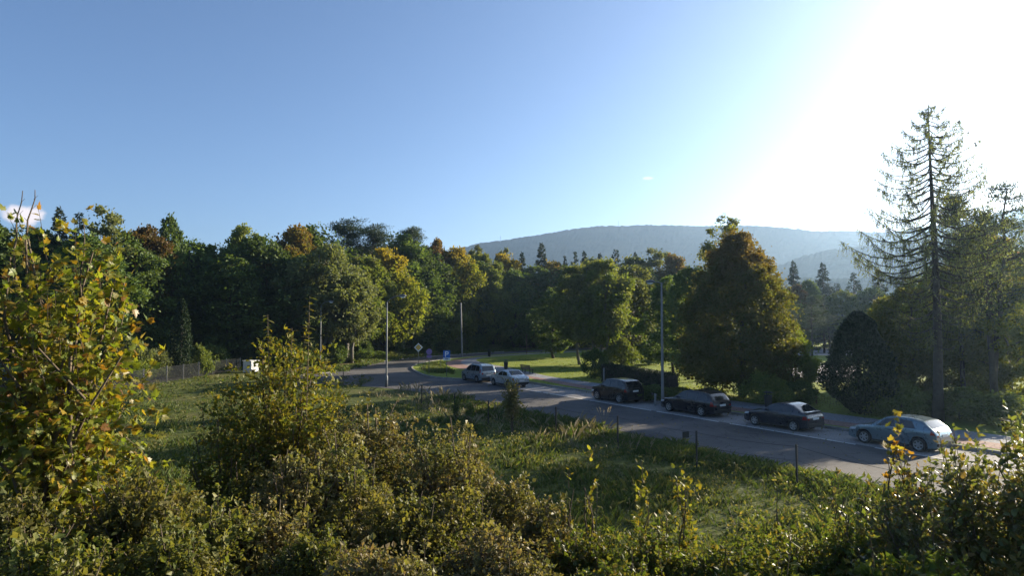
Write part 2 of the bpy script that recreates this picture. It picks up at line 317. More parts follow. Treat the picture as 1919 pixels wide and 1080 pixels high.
far_kerb = smooth_line([G(560, 704), G(610, 700), G(640, 695), G(665, 688), G(700, 681), G(760, 673), G(830, 667.2), G(900, 662.5), G(1000, 657), G(1120, 652.5), G(1300, 649)], 2.0)
near_edge = smooth_line([P(-70, -9.8), P(-40, -9.8), P(0, -9.8), P(20, -9.8), G(800, 737), G(720, 728), G(640, 722), G(540, 722)], 2.0)
island = smooth_line([P(-70, 0.0), P(-40, 0), P(0, 0), P(20, 0), P(T_ISL - 9, 0), P(T_ISL - 5, -.1), P(T_ISL - 1.5, N_ISL + 1.2), G(862, 712), G(830, 710.5), G(800, 706), G(782, 699), G(772, 690.5), G(788, 683), G(830, 676), G(880, 670.5), G(960, 664.5), G(1040, 660), G(1150, 656.5), G(1300, 653.5)], 1.5)
sheet('road', [P(-70, -9.8), P(-70, 2)] + [P(10, 2), P(30, 3), G(900, 690), G(1000, 670), G(1300, 650.8)] + far_kerb[::-1] + near_edge[::-1], .008, M['asphalt'])
land_right = [p for p in island] + [Vector((190, 230, 0)), Vector((260, 120, 0)), P(-70, 60)]
slab('lawn', land_right, -.05, .12, M['lawn'])
sheet('parking_lane', [P(-70, -.02), P(-70, -3.05), P(T_ISL - 2, -3.05), G(800, 712), P(T_ISL - 1, N_ISL + .5), P(T_ISL - 6, -.02)], .012, M['parking'])
# worn painted line along the parking lane, in dashes with wear between them
ln = MB(); rng = np.random.default_rng(5); t = -40.0
while t < 34:
    L = rng.uniform(3.0, 7.5); w = .14
    ln.poly([P(t, -3.14 - w / 2, .016), P(t + L, -3.14 - w / 2, .016), P(t + L, -3.14 + w / 2, .016), P(t, -3.14 + w / 2, .016)]); t += L + rng.uniform(.05, .9)
tag(ln.build('lane_marking', M['white_line']), kind='structure')
# footpath: red paving band by the kerb, grey paving beyond, swinging round the lawn
inner = smooth_line([P(-70, .55), P(-40, .55), P(0, .55), P(20, .6), G(1000, 713), G(940, 702.5), G(880, 696), G(850, 691), G(835, 684), G(848, 677.5), G(890, 671.8), G(960, 666.3), G(1040, 661.5), G(1150, 658), G(1290, 655)], 1.5)
outer = smooth_line([P(-70, 4.6), P(-40, 4.6), P(0, 4.6), P(20, 4.5), G(1040, 710), G(985, 698), G(935, 688), G(900, 681), G(893, 675.5), G(915, 671.2), G(970, 667.3), G(1045, 663), G(1150, 659.5), G(1290, 656.4)], 1.5)
def strip(name, a, b, z, mat, n=140):
    def rs(l):
        d = np.array([(p.x, p.y) for p in l]); s = np.concatenate([[0], np.cumsum(np.linalg.norm(np.diff(d, axis=0), axis=1))]); u = np.linspace(0, s[-1], n)
        return np.stack([np.interp(u, s, d[:, 0]), np.interp(u, s, d[:, 1])], 1)
    a, b = rs(a), rs(b); m_ = MB(); v = np.concatenate([np.c_[a, np.full(n, z)], np.c_[b, np.full(n, z)]]); i = np.arange(n - 1)
    m_.add(v, np.stack([i, i + 1, i + 1 + n, i + n], 1)[:, ::-1]); o = m_.build(name, mat); tag(o, kind='structure'); return a, b
a_, b_ = strip('footpath', inner, outer, .124, M['path'])
mid = [Vector((*(a_[i] * .62 + b_[i] * .38), 0)) for i in range(len(a_))]
strip('red_footpath_band', inner, mid, .128, M['brickpath'])
fp_edge = (G(232, 727), G(450, 693))
sheet('rough_verge', [G(560, 703)] + [p + Vector((0, .35, 0)) for p in far_kerb] + [G(1300, 644), G(1000, 651), G(900, 655), G(820, 658), G(740, 662), G(660, 672), G(590, 690)], .018, M['verge'])
sheet('wood_floor', [Vector((-75, 50, 0)), fp_edge[0], fp_edge[1], G(580, 694), G(660, 675), G(740, 664.5), G(820, 660), G(900, 656.5), G(1000, 652), G(1130, 648), Vector((40, 200, 0)), Vector((-140, 200, 0))], .010, M['litter'])
sheet('gravel_track', [G(995, 656.3), G(1060, 654.5), G(1300, 648.5), G(1300, 644.5), G(1060, 649), G(1010, 651.5)], .026, M['gravel'])
sheet('car_park', [G(1440, 726), G(1515, 720), G(1560, 715.5), G(1600, 713), G(1615, 704), G(1600, 683), G(1560, 683), G(1440, 684)], .126, M['lot'])
sheet('car_park_lane', [G(1400, 668), G(1610, 668), G(1610, 655), G(1400, 655)], .126, M['lot'])

def kerb(name, line, w=.14, h0=-.02, h1=.15, L=1.0, n_max=120):
    root = empty(name, (0, 0, 0)); tag(root, kind='structure')
    d = np.array([(p.x, p.y) for p in line]); s = np.concatenate([[0], np.cumsum(np.linalg.norm(np.diff(d, axis=0), axis=1))])
    mb = MB(); mb.box((0, 0, (h0 + h1) / 2), (L - .018, w, h1 - h0), 0, 0, .985); me = mb.mesh('kerb_stone', M['kerb'])
    rr = random.Random(3); u = L / 2
    pos = []
    while u < s[-1]:
        x, y = np.interp(u, s, d[:, 0]), np.interp(u, s, d[:, 1]); x2, y2 = np.interp(u + .2, s, d[:, 0]), np.interp(u + .2, s, d[:, 1])
        if 3 < y < 110 and abs(x) < y * .95: pos.append((x, y, math.atan2(y2 - y, x2 - x)))
        u += L
    for (x, y, a) in sorted(pos, key=lambda q: q[1])[:n_max]:
        o = link('kerb_stone', me, root); o.location = (x, y, rr.uniform(-.008, .008)); o.rotation_euler = (0, 0, a + rr.uniform(-.008, .008))
    return root
kerb('kerb', island); kerb('far_kerb', far_kerb, h1=.10, n_max=70)

# ------------------------------------------------------------------ hills
def lerp_list(x, pts): return np.interp(x, [p[0] for p in pts], [p[1] for p in pts])
crest_far = [(-2500, 560), (0, 560), (500, 540), (700, 512), (840, 469), (900, 452), (1000, 437), (1060, 428), (1120, 420), (1200, 419), (1300, 421), (1400, 420), (1480, 425), (1540, 431), (1600, 431), (1660, 432), (1760, 420), (1860, 396), (1960, 376), (2200, 380), (3200, 470), (5000, 540)]
crest_near = [(-2500, 590), (900, 590), (1250, 560), (1420, 512), (1500, 478), (1560, 462), (1640, 452), (1720, 446), (1800, 430), (1900, 405), (2000, 400), (2400, 430), (5000, 540)]
crest_low = [(-2500, 592), (1200, 575), (1400, 530), (1480, 512), (1600, 520), (1680, 502), (1760, 490), (2000, 470), (5000, 560)]
th = np.linspace(R(-62), R(62), 640); rr_ = np.concatenate([np.linspace(420, 2030, 115)])
TH, RR = np.meshgrid(th, rr_); PX = 959.5 + F_PX * np.tan(TH)
rngh = np.random.default_rng(11)
def vnoise(x, y, seed):
    r = np.random.default_rng(seed); o = np.zeros_like(x)
    for k in range(6):
        a = r.uniform(0, 6.28); f = 2 ** k; o += np.sin((x * math.cos(a) + y * math.sin(a)) * f + r.uniform(0, 6.28)) * np.sin((x * math.sin(a) - y * math.cos(a)) * f * .83 + r.uniform(0, 6)) / f ** .9
    return o
HZ = np.zeros_like(TH) - 4
for crest, r0, wn, wf in ((crest_far, 1610, 560, 420), (crest_near, 1090, 336, 560), (crest_low, 715, 196, 450)):
    py = lerp_list(PX, crest); peak = np.maximum(0, (HORIZON - py) / F_PX * r0 * np.cos(TH))
    rc = r0 + 14 * np.sin(TH * 9 + r0)
    u = (RR - rc); fall = np.where(u < 0, np.clip(1 + u / wn, 0, 1), np.clip(1 - u / wf, 0, 1)); fall = np.where(u < 0, fall ** 1.25, fall * fall * (3 - 2 * fall))
    fold = 1 - .16 * (1 - fall) * (1 + vnoise(TH * 14, RR / 270, int(r0)))
    HZ = np.maximum(HZ, (peak + CAM_Z) * fall * np.clip(fold, .5, 1.2) - 4)
HZ += np.where(HZ > 10, rngh.uniform(0, 3, HZ.shape), 0)
nx, ny = len(th), len(rr_); i = np.arange(ny - 1)[:, None] * nx + np.arange(nx - 1)[None, :]
mb = MB(); mb.add(np.stack([RR * np.sin(TH), RR * np.cos(TH), HZ], -1).reshape(-1, 3), np.stack([i, i + 1, i + nx + 1, i + nx], -1).reshape(-1, 4))
tag(mb.build('hills', M['hill'], None, False), kind='structure')
HILL_TOP = float(HZ.max())
for px, py, h in ((938, 450, 12), (1160, 419, 8)):
    y = 1604; x = at_dist(px, y); zt = z_at(py, y)
    m_ = MB(); m_.tube([(0, 0, -30), (0, 0, 0), (0, 0, h * .7), (0, 0, h)], [.5, .45, .3, .12], 6); m_.tube([(0, -.3, h * .6), (0, -.3, h * .72)], .7, 6); m_.tube([(0, .3, h * .45), (0, .3, h * .52)], .6, 6)
    o = m_.build('hilltop_mast', M['steel']); o.location = (x, y, zt); tag(o, 'thin transmitter mast on the %s of the far hill ridge' % ('left shoulder' if px < 1000 else 'rounded summit'), 'mast')

# ------------------------------------------------------------------ foliage tools
def unit(v): return v / (np.linalg.norm(v, axis=-1, keepdims=True) + 1e-9)
def leaf_quads(mb, pos, size, rng, aspect=.62, outward=None, droop=.25, flatness=.5, mi=0, fold=.12):
    n = len(pos); size = np.broadcast_to(size, (n,))
    d = rng.normal(size=(n, 3)); 
    if outward is not None: d += outward * 1.0
    d[:, 2] -= droop; d = unit(d)
    nn = rng.normal(size=(n, 3)) * (1 - flatness); nn[:, 2] += flatness; 
    s = unit(np.cross(d, nn)); up = np.cross(s, d)
    h = size[:, None]
    mid_ = pos + d * h * .45 + up * h * fold
    v = np.stack([pos, mid_ + s * h * aspect * .5, pos + d * h, mid_ - s * h * aspect * .5], 1)
    i = np.arange(n)[:, None] * 4 + np.arange(4)[None, :]
    mb.add(v.reshape(-1, 3), i, mi)

def ball(rng, n): 
    d = unit(rng.normal(size=(n, 3))); return d * (rng.uniform(0, 1, (n, 1)) ** .45)

def make_broadleaf(name, seed, H, Rc, zc, profile, nclump, nleaf, leaf, leafm, barkm, limbs=14, trunk_r=.2, clump=.27, inner=.4, lean=0.0, trunks=1, droop=.25, lumps=1.0, fill=.22):
    """profile: list of (height fraction in crown 0..1, radius fraction)"""
    rng = np.random.default_rng(seed); root = empty(name)
    wood = MB(); lf = MB(); hc = H - zc
    tops = []
    for k in range(trunks):
        a = rng.uniform(0, 6.28); off = (.5 * trunks - .5) * .5
        bx, by = math.cos(a + k * 3) * off, math.sin(a + k * 3) * off
        n = 7; u = np.linspace(0, 1, n); jit = rng.normal(size=(n, 2)) * .014 * H; jit[0] = 0
        pts = np.stack([bx + jit[:, 0] + lean * H * u + bx * u * 2, by + jit[:, 1] + by * u * 2, u * H * .93], 1)
        wood.tube(pts, trunk_r * (1.15 - u * 1.08) + .012, 8); tops.append(pts)
    def env(u): return Rc * np.interp(u, [p[0] for p in profile], [p[1] for p in profile])
    # lumps of the outline
    ph = rng.uniform(0, 6.28, 8)
    def lump(az, u): return 1 + lumps * (.20 * np.sin(3 * az + ph[0] + 3 * u) + .15 * np.sin(5 * az - 7 * u + ph[1]) + .10 * np.sin(11 * u + 2 * az + ph[2]))
    cu = rng.uniform(0.02, .98, nclump) ** .9; az = rng.uniform(0, 6.28, nclump); rf = inner + (1 - inner) * np.sqrt(rng.uniform(0, 1, nclump))
    rad = env(cu) * rf * lump(az, cu) * rng.uniform(.82, 1.12, nclump)
    cc = np.stack([rad * np.cos(az) + lean * H * (.5 + .5 * cu), rad * np.sin(az), zc + cu * hc], 1)
    cr = Rc * clump * rng.uniform(.4, 1.3, nclump) * (.6 + .4 * env(cu) / Rc)
    w = cr ** 2; cnt = np.maximum(8, (nleaf * w / w.sum()).astype(int))
    idx = np.repeat(np.arange(nclump), cnt); b = ball(rng, len(idx)); b[:, 2] *= .72
    pos = cc[idx] + b * cr[idx][:, None]
    nf = int(nleaf * fill); uf = rng.uniform(0, 1, nf * 2); uf = uf[rng.uniform(0, Rc, nf * 2) < env(uf)][:nf]; af = rng.uniform(0, 6.28, len(uf))
    rf_ = env(uf) * (.45 + .50 * np.sqrt(rng.uniform(0, 1, len(uf)))) * lump(af, uf) * (1 + .10 * np.sin(13 * af + 23 * uf) + .08 * np.sin(19 * uf - 7 * af))
    pos = np.concatenate([pos, np.stack([rf_ * np.cos(af) + lean * H * (.5 + .5 * uf), rf_ * np.sin(af), zc + uf * hc], 1) + rng.normal(size=(len(uf), 3)) * .06 * Rc])
    pos = pos[pos[:, 2] > .25]
    ctr = np.array([lean * H * .6, 0, zc + hc * .4]); outw = unit(pos - ctr)
    leaf_quads(lf, pos, leaf * rng.uniform(.6, 1.35, len(pos)), rng, .7, outw * .7, droop, .45)
    # limbs reaching into clumps
    order = rng.permutation(nclump)[:limbs]
    for q in order:
        tp = tops[rng.integers(len(tops))]; tip = cc[q]; zs = max(zc * .75, min(tip[2] - .3 * np.hypot(tip[0], tip[1]) - .3, H * .8))
        s0 = np.array([np.interp(zs, tp[:, 2], tp[:, 0]), np.interp(zs, tp[:, 2], tp[:, 1]), zs]); mid_ = s0 * .45 + tip * .55 + rng.normal(size=3) * .12 + np.array([0, 0, .15])
        wood.tube([s0, s0 * .75 + tip * .25 + [0, 0, .1], mid_, tip], [trunk_r * .42, trunk_r * .34, trunk_r * .2, .015], 5, cap=False)
    wood.build('trunk', barkm, root, True); lf.build('crown', leafm, root)
    return root

def make_spruce(name, seed, H, Rc, leafm, z0=.06, droop=.28, per=70, nb=190, power=.75, card=.46):
    rng = np.random.default_rng(seed); root = empty(name); wood = MB(); lf = MB()
    u = np.linspace(0, 1, 7); wood.tube(np.stack([u * 0, u * 0, u * H], 1), .02 * H * .7 * (1 - u) + .012, 7)
    P_, S_, O_ = [], [], []
    for k in range(nb):
        v = z0 + (1 - z0) * (k / nb) ** .82; L = Rc * (1 - v) ** power * rng.uniform(.72, 1.12) + .12; az = rng.uniform(0, 6.28)
        s = np.linspace(0, 1, 5); out = np.array([math.cos(az), math.sin(az)])
        zz = v * H - droop * L * s + .22 * L * s ** 2.2 + (.25 * L * s if v > .85 else 0)
        pts = np.stack([out[0] * L * s, out[1] * L * s, zz], 1)
        if L > .5: wood.tube(pts, .028 * (1 - s) * H / 14 + .006, 4, cap=False)
        m = max(16, int(per * L / Rc * 1.5)); q = np.sqrt(rng.uniform(.03, 1, m)); side = rng.normal(size=m) * .20 * L * (1.15 - q) + rng.normal(size=m) * .05
        perp = np.array([-out[1], out[0]])
        p = np.stack([out[0] * L * q + perp[0] * side, out[1] * L * q + perp[1] * side, np.interp(q, s, zz) - np.abs(side) * .25 - rng.uniform(0, .18, m)], 1)
        P_.append(p); S_.append(card * rng.uniform(.55, 1.2, m) * (.72 + .28 * L / Rc)); O_.append(np.tile([out[0], out[1], -.25], (m, 1)) * 1.4)
    leaf_quads(lf, np.concatenate(P_), np.concatenate(S_), rng, .34, np.concatenate(O_), .35, .55, fold=.05)
    wood.build('trunk', M['bark'], root, True); lf.build('crown', leafm, root); return root

def make_pine(name, seed, H, Rc, leafm, zc=.5, ncl=70, nleaf=15000, forks=1, card=.2, bark='bark'):
    rng = np.random.default_rng(seed); root = empty(name); wood = MB(); lf = MB()
    stems = []
    for k in range(forks):
        n = 8; u = np.linspace(0, 1, n); a = k * 2.4 + seed; sp = (.07 * H * u ** 1.3 if forks > 1 else .02 * H * u)
        jit = rng.normal(size=(n, 2)) * .006 * H; jit[0] = 0
        pts = np.stack([sp * math.cos(a) + jit[:, 0], sp * math.sin(a) + jit[:, 1], u * H * (1 - .08 * k)], 1); wood.tube(pts, .0135 * H * (1.1 - u) + .012, 8); stems.append(pts)
    for k in range(ncl):
        tp = stems[rng.integers(forks)]; v = zc + (1 - zc) * rng.uniform(0, 1) ** .9; az = rng.uniform(0, 6.28)
        zr = v * tp[-1, 2]; L = Rc * (.35 + .65 * math.sin(math.pi * min(1, (v - zc) / (1 - zc) * .8 + .2))) * rng.uniform(.35, 1.1)
        b0 = np.array([np.interp(zr, tp[:, 2], tp[:, 0]), np.interp(zr, tp[:, 2], tp[:, 1]), zr]); out = np.array([math.cos(az), math.sin(az), rng.uniform(.0, .35)])
        s = np.linspace(0, 1, 4)[:, None]; pts = b0 + out * L * s + np.array([0, 0, .12 * L]) * s ** 2
        wood.tube(pts, np.linspace(.045, .012, 4) * H / 14, 4, cap=False)
        m = int(nleaf / ncl); ball_ = ball(rng, m); cr = Rc * .30 * rng.uniform(.6, 1.2); q = rng.uniform(.35, 1.05, (m, 1))
        p = b0 + out * L * q + ball_ * np.array([1, 1, .42]) * cr
        leaf_quads(lf, p, card * rng.uniform(.6, 1.3, m), rng, .32, unit(ball_) * .8 + np.array([0, 0, .5]), 0, .3, fold=.04)
    wood.build('trunk', M[bark], root, True); lf.build('crown', leafm, root); return root

# ------------------------------------------------------------------ tree kinds
ROUND = [(0, .45), (.15, .85), (.38, 1.0), (.65, .88), (.85, .58), (1, .18)]
OVAL = [(0, .35), (.15, .72), (.4, 1.0), (.7, .8), (.9, .42), (1, .1)]
TALL = [(0, .4), (.2, .9), (.5, 1.0), (.8, .7), (1, .2)]
CONE = [(0, .62), (.10, .95), (.30, 1.0), (.52, .90), (.72, .66), (.87, .40), (.95, .22), (1, .05)]
kinds = {}
def kind(key, root, H, Rc): root.location = (0, 0, -500); kinds[key] = [root, H, Rc, False]
kind('dark_a', make_broadleaf('broadleaf_tree', 1, 15, 4.2, 1.6, ROUND, 95, 19000, .34, M['leaf_dark'], M['bark']), 15, 4.2)
kind('dark_b', make_broadleaf('broadleaf_tree', 2, 16, 3.6, 1.4, OVAL, 100, 19000, .33, M['leaf_dark'], M['bark']), 16, 3.6)
kind('mid_a', make_broadleaf('broadleaf_tree', 3, 14, 4.0, 1.5, ROUND, 95, 19000, .32, M['leaf_mid'], M['bark']), 14, 4.0)
kind('mid_b', make_broadleaf('broadleaf_tree', 4, 15, 3.4, 3.2, TALL, 90, 17000, .32, M['leaf_mid'], M['bark_pale'], lean=.03), 15, 3.4)
kind('autumn', make_broadleaf('autumn_tree', 5, 13, 3.8, 1.8, ROUND, 85, 17000, .31, M['leaf_autumn'], M['bark']), 13, 3.8)
kind('rust', make_broadleaf('autumn_tree', 6, 13, 3.6, 3.2, OVAL, 80, 14000, .30, M['leaf_rust'], M['bark']), 13, 3.6)
kind('lime_a', make_broadleaf('broadleaf_tree', 7, 12, 3.8, 1.6, ROUND, 90, 18000, .31, M['leaf_lime'], M['bark']), 12, 3.8)
kind('grey', make_broadleaf('willow_tree', 8, 13, 4.0, 2.8, TALL, 80, 15000, .32, M['leaf_grey'], M['bark_pale'], trunks=3, lean=.02, droop=.7), 13, 4.0)
kind('sparse', make_broadleaf('ash_tree', 9, 15, 3.2, 4.0, TALL, 42, 6000, .30, M['leaf_grey'], M['bark_pale'], limbs=34, clump=.22), 15, 3.2)
kind('spruce_a', make_spruce('spruce_tree', 10, 16, 2.7, M['needle_dark']), 16, 2.7)
kind('spruce_b', make_spruce('spruce_tree', 12, 15, 3.0, M['needle_dark'], droop=.4, nb=125), 15, 3.0)
kind('pine_a', make_pine('pine_tree', 13, 14, 3.0, M['needle_pine'], .35), 14, 3.0)
kind('pine_b', make_pine('pine_tree', 14, 14, 2.8, M['needle_dark'], .45, ncl=55), 14, 2.8)
kind('under', make_broadleaf('undergrowth_bush', 15, 2.6, 1.7, .15, ROUND, 40, 4200, .20, M['leaf_mid'], M['bark'], limbs=8, trunk_r=.05, clump=.36), 2.6, 1.7)
kind('under_dark', make_broadleaf('undergrowth_bush', 16, 3.2, 2.0, .15, TALL, 40, 4200, .24, M['leaf_dark'], M['bark'], limbs=8, trunk_r=.06, clump=.36), 3.2, 2.0)
kind('under_grey', make_broadleaf('undergrowth_bush', 17, 2.0, 1.2, .1, ROUND, 30, 2600, .15, M['leaf_grey'], M['bark'], limbs=8, trunk_r=.04, clump=.38), 2.0, 1.2)
_tr = random.Random(77)
MARKS = [(175, 'behind the yellow maple'), (240, 'over the left end of the mesh fence'), (320, 'beside the narrow cypress'), (400, 'behind the middle of the mesh fence'), (500, 'behind the white hut'), (575, 'behind the tall hazel sprays'), (640, 'behind the thin grey lamp post'), (700, 'beside the leaning willows'), (765, 'behind the curved lamp post'), (800, 'behind the yellow diamond sign'), (845, 'behind the blue parking sign'), (890, 'behind the pale leaning pole'), (935, 'beyond the people carrier'), (975, 'beyond the pale saloon'), (1012, 'beyond the wooden bench'), (1055, 'beyond the small dark lawn tree'), (1100, 'beyond the round lawn bush'), (1150, 'beyond the short pale lawn post'), (1200, 'beyond the clipped hedge'), (1255, 'beyond the tall concrete lamp post'), (1330, 'beyond the dark estate car'), (1420, 'behind the big orange-topped tree'), (1480, 'behind the small bushy side tree'), (1530, 'beyond the small car park pine'), (1590, 'beyond the pale car park'), (1660, 'behind the rounded cypress'), (1740, 'behind the larch'), (1820, 'behind the tall double pine'), (9999, 'behind the forked pine')]
SHORT = {'dark green broadleaf tree in the shaded wood behind the meadow fence': 'dark green broadleaf tree', 'green broadleaf tree with yellowing top in the wood behind the meadow': 'yellow-topped green tree', 'rust-tinged autumn tree among the dark wood behind the meadow': 'rust-tinged autumn tree', 'distant broadleaf tree at the wood edge beyond the lawn': 'distant green broadleaf tree', 'distant dark spruce spire rising before the hill': 'distant dark spruce spire', 'distant yellowing tree at the wood edge beyond the lawn': 'distant yellowing tree',
    'green bush in the undergrowth along the wood edge': 'green undergrowth bush', 'dark leafy bush in the undergrowth along the wood edge': 'dark undergrowth bush', 'greyish low bush in the undergrowth along the wood edge': 'greyish low undergrowth bush', 'dark tree in the shaded depth of the wood, half hidden by the front trees': 'half-hidden dark tree deep in the wood', 'tall dark thicket bush between the trunks of the wood': 'tall dark thicket bush between trunks', 'dark pine crown above the wood beside the bend in the road': 'dark pine crown above the wood', 'thin pale-leaved tree rising above the far wood': 'thin pale-leaved tree', 'dark evergreen poking above the wood behind the yellow maple': 'pointed dark evergreen', 'grey-green willow with pale leaning stems at the bend': 'grey-green willow with leaning stems', 'slim pale-trunked green tree behind the bend kerb': 'slim pale-trunked green tree'}
LABELLED = []
def tree(key, px, by, top, wpx, label, cat, group=None, base=0.0, name=None, rot=None):
    """a tree whose foot stands on the ground at image point (px, by), reaching image row top and wpx pixels wide"""
    k = kinds[key]; g = G(px, by, base); s = ppm(g.y); H = z_at(top, g.y) - base; W = wpx / s / 2
    if not k[3]: o = k[0]; k[3] = True
    else: o = copy_tree(k[0])
    if name: o.name = name
    o.location = (g.x, g.y, base - .03); o.rotation_euler = (0, 0, _tr.uniform(0, 6.28) if rot is None else rot); sx = W / k[2]; o.scale = (sx * _tr.uniform(.93, 1.07), sx * _tr.uniform(.93, 1.07), H / k[1])
    if label in SHORT: label = SHORT[label] + ' ' + next(w for x, w in MARKS if px < x)
    tag(o, label, cat, group); LABELLED.append((o, H)); return o

# ---- wood behind the left meadow
gl = 'trees of the wood behind the left meadow'
Ld, Lm, La, Lp = ('dark green broadleaf tree in the shaded wood behind the meadow fence', 'green broadleaf tree with yellowing top in the wood behind the meadow', 'rust-tinged autumn tree among the dark wood behind the meadow', 'dark evergreen poking above the wood behind the yellow maple')
for key, px, by, top, w, lab in (
    ('dark_a', -150, 715, 420, 220, Ld), ('dark_b', -40, 712, 410, 190, Ld), ('dark_a', 40, 705, 430, 190, Ld), ('spruce_a', 103, 706, 386, 90, Lp), ('spruce_b', 140, 704, 396, 100, Lp),
    ('dark_b', 150, 712, 440, 180, Ld), ('sparse', 192, 700, 388, 110, 'thin-leaved tree rising over the wood behind the yellow maple'), ('dark_a', 225, 699, 440, 170, Ld), ('rust', 262, 694, 428, 130, La), ('dark_b', 285, 691, 452, 150, Ld),
    ('dark_b', 312, 690, 403, 62, 'slender dark tree standing alone above the wood behind the meadow'), ('dark_a', 352, 686, 452, 140, Ld), ('dark_a', 400, 683, 462, 135, Ld), ('mid_a', 455, 680, 425, 120, Lm), ('dark_b', 430, 690, 480, 150, Ld), ('dark_a', 490, 684, 446, 150, Ld),
    ('autumn', 548, 678, 430, 130, La), ('dark_a', 590, 674, 425, 150, Ld), ('rust', 520, 680, 470, 120, La), ('pine_b', 655, 670, 414, 110, 'dark pine crown above the wood beside the bend in the road'), ('pine_b', 700, 668, 424, 110, 'dark pine crown above the wood beside the bend in the road'), ('dark_b', 560, 684, 480, 150, Ld),
    ('dark_a', 630, 676, 465, 170, Ld), ('dark_a', 740, 664, 440, 140, Ld), ('pine_a', 770, 664, 430, 100, 'open pine with spreading top beside the bend in the road'), ('rust', 815, 660, 452, 70, La), ('dark_b', 800, 662, 470, 120, Ld)):
    tree(key, px, by, top, w, lab, 'tree', gl)
gb = 'roadside trees at the bend'
for key, px, by, top, w, lab in (
    ('grey', 612, 684, 462, 150, 'grey-green willow with pale leaning stems at the bend'), ('grey', 655, 681, 500, 110, 'grey-green willow with pale leaning stems at the bend'), ('lime_a', 722, 671, 468, 120, 'yellow-green tree behind the curved lamp post'), ('mid_b', 680, 676, 480, 110, 'slim pale-trunked green tree behind the bend kerb'),
    ('mid_b', 758, 668, 520, 90, 'slim pale-trunked green tree behind the bend kerb'), ('dark_b', 790, 664, 480, 110, 'dark green tree behind the yellow diamond sign'), ('lime_a', 855, 659, 466, 100, 'round yellow-green tree behind the pale leaning pole'), ('mid_a', 815, 661, 520, 100, 'green tree between the diamond sign and the pale pole')):
    tree(key, px, by, top, w, lab, 'tree', gb)
# ---- far trees beyond the lawn, below the hill
gf = 'far trees beyond the lawn'
Lf, Ls, Lb = ('distant broadleaf tree at the wood edge beyond the lawn', 'distant dark spruce spire rising before the hill', 'distant yellowing tree at the wood edge beyond the lawn')
for key, px, by, top, w, lab in (
    ('dark_a', 880, 655, 485, 110, Lf), ('mid_b', 905, 654, 474, 80, Lf), ('sparse', 893, 652, 462, 60, 'thin pale-leaved tree rising above the far wood'), ('mid_a', 925, 656, 492, 90, Lf), ('lime_a', 945, 652, 478, 90, Lb), ('sparse', 943, 651, 466, 50, 'thin pale-leaved tree rising above the far wood'), ('spruce_a', 978, 650, 472, 50, Ls), ('spruce_a', 1016, 651, 454, 62, Ls),
    ('dark_b', 965, 655, 505, 90, Lf), ('dark_a', 1000, 653, 500, 100, Lf), ('lime_a', 1035, 651, 492, 90, Lb), ('autumn', 1042, 652, 504, 80, Lb), ('spruce_b', 1078, 650, 470, 56, Ls), ('spruce_a', 1096, 650, 470, 50, Ls), ('dark_a', 1060, 654, 500, 100, Lf), ('mid_a', 1110, 651, 486, 90, Lf), ('spruce_b', 1155, 650, 466, 70, Ls),
    ('dark_b', 1130, 653, 495, 100, Lf), ('mid_b', 1180, 652, 480, 80, Lf), ('spruce_a', 1193, 650, 472, 50, Ls), ('sparse', 1232, 652, 466, 100, 'pale yellowing open-crowned tree behind the tall lamp post'), ('autumn', 1262, 655, 480, 80, Lb), ('dark_a', 1215, 655, 510, 100, Lf), ('dark_a', 1265, 658, 520, 110, Lf), ('dark_b', 1310, 656, 500, 90, Lf),
    ('spruce_a', 932, 651, 474, 48, Ls), ('spruce_b', 1058, 651, 478, 52, Ls), ('spruce_a', 1125, 651, 474, 46, Ls), ('spruce_b', 1218, 652, 480, 50, Ls), ('spruce_a', 1278, 653, 484, 50, Ls),
    ('spruce_b', 1440, 655, 508, 60, Ls), ('spruce_a', 1490, 652, 488, 52, Ls), ('spruce_a', 1545, 650, 492, 62, Ls), ('rust', 1492, 655, 536, 60, 'small rust-coloured tree in front of the far spruces'), ('dark_b', 1465, 656, 540, 80, Lf), ('dark_b', 1515, 654, 525, 70, Lf), ('spruce_b', 1570, 653, 530, 70, Ls), ('spruce_b', 1603, 652, 510, 76, Ls), ('mid_a', 1580, 655, 545, 80, Lf), ('spruce_b', 1650, 652, 505, 80, Ls), ('dark_a', 1640, 655, 540, 90, Lf), ('spruce_a', 1700, 652, 500, 70, Ls), ('dark_a', 1760, 655, 500, 110, Lf), ('dark_b', 1850, 655, 480, 110, Lf), ('dark_a', 1940, 655, 460, 130, Lf)):
    tree(key, px, by, top, w, lab, 'tree', gf, .0 if px < 1300 else .12)
# ---- trees on the lawn
gw = 'trees standing on the lawn'
for key, px, by, top, w, lab in (
    ('dark_b', 1037, 672, 540, 84, 'small dark tree casting shade on the lawn'), ('mid_b', 1086, 684, 496, 92, 'slim tall green tree behind the round lawn bush'), ('grey', 1118, 688, 494, 120, 'grey-green tree with leaning stems behind the bush on the lawn'), ('mid_b', 1142, 690, 484, 96, 'tall green tree just behind the pale lawn post'), ('grey', 1180, 683, 500, 110, 'feathery grey-green tree left of the tall lamp post'), ('pine_a', 1208, 678, 505, 84, 'open pine directly behind the tall lamp post'),
    ('dark_a', 1262, 700, 520, 100, 'dark broadleaf tree between the lamp post and the big orange-topped tree'), ('dark_b', 1290, 712, 500, 90, 'dark upright tree against the side of the big orange-topped tree'), ('pine_a', 1521, 668, 556, 60, 'small pine with bare stem by the pale car park'), ('pine_b', 1555, 664, 590, 44, 'far pine with bare stem across the car park'), ('spruce_b', 1545, 662, 555, 60, 'dark spruce across the car park')):
    tree(key, px, by, top, w, lab, 'tree', gw, .12)
birch = make_broadleaf('birch_tree', 31, 15, 2.6, 3.5, OVAL, 60, 9000, .22, M['leaf_birch'], M['birch_bark'], limbs=30, clump=.26, droop=1.0)
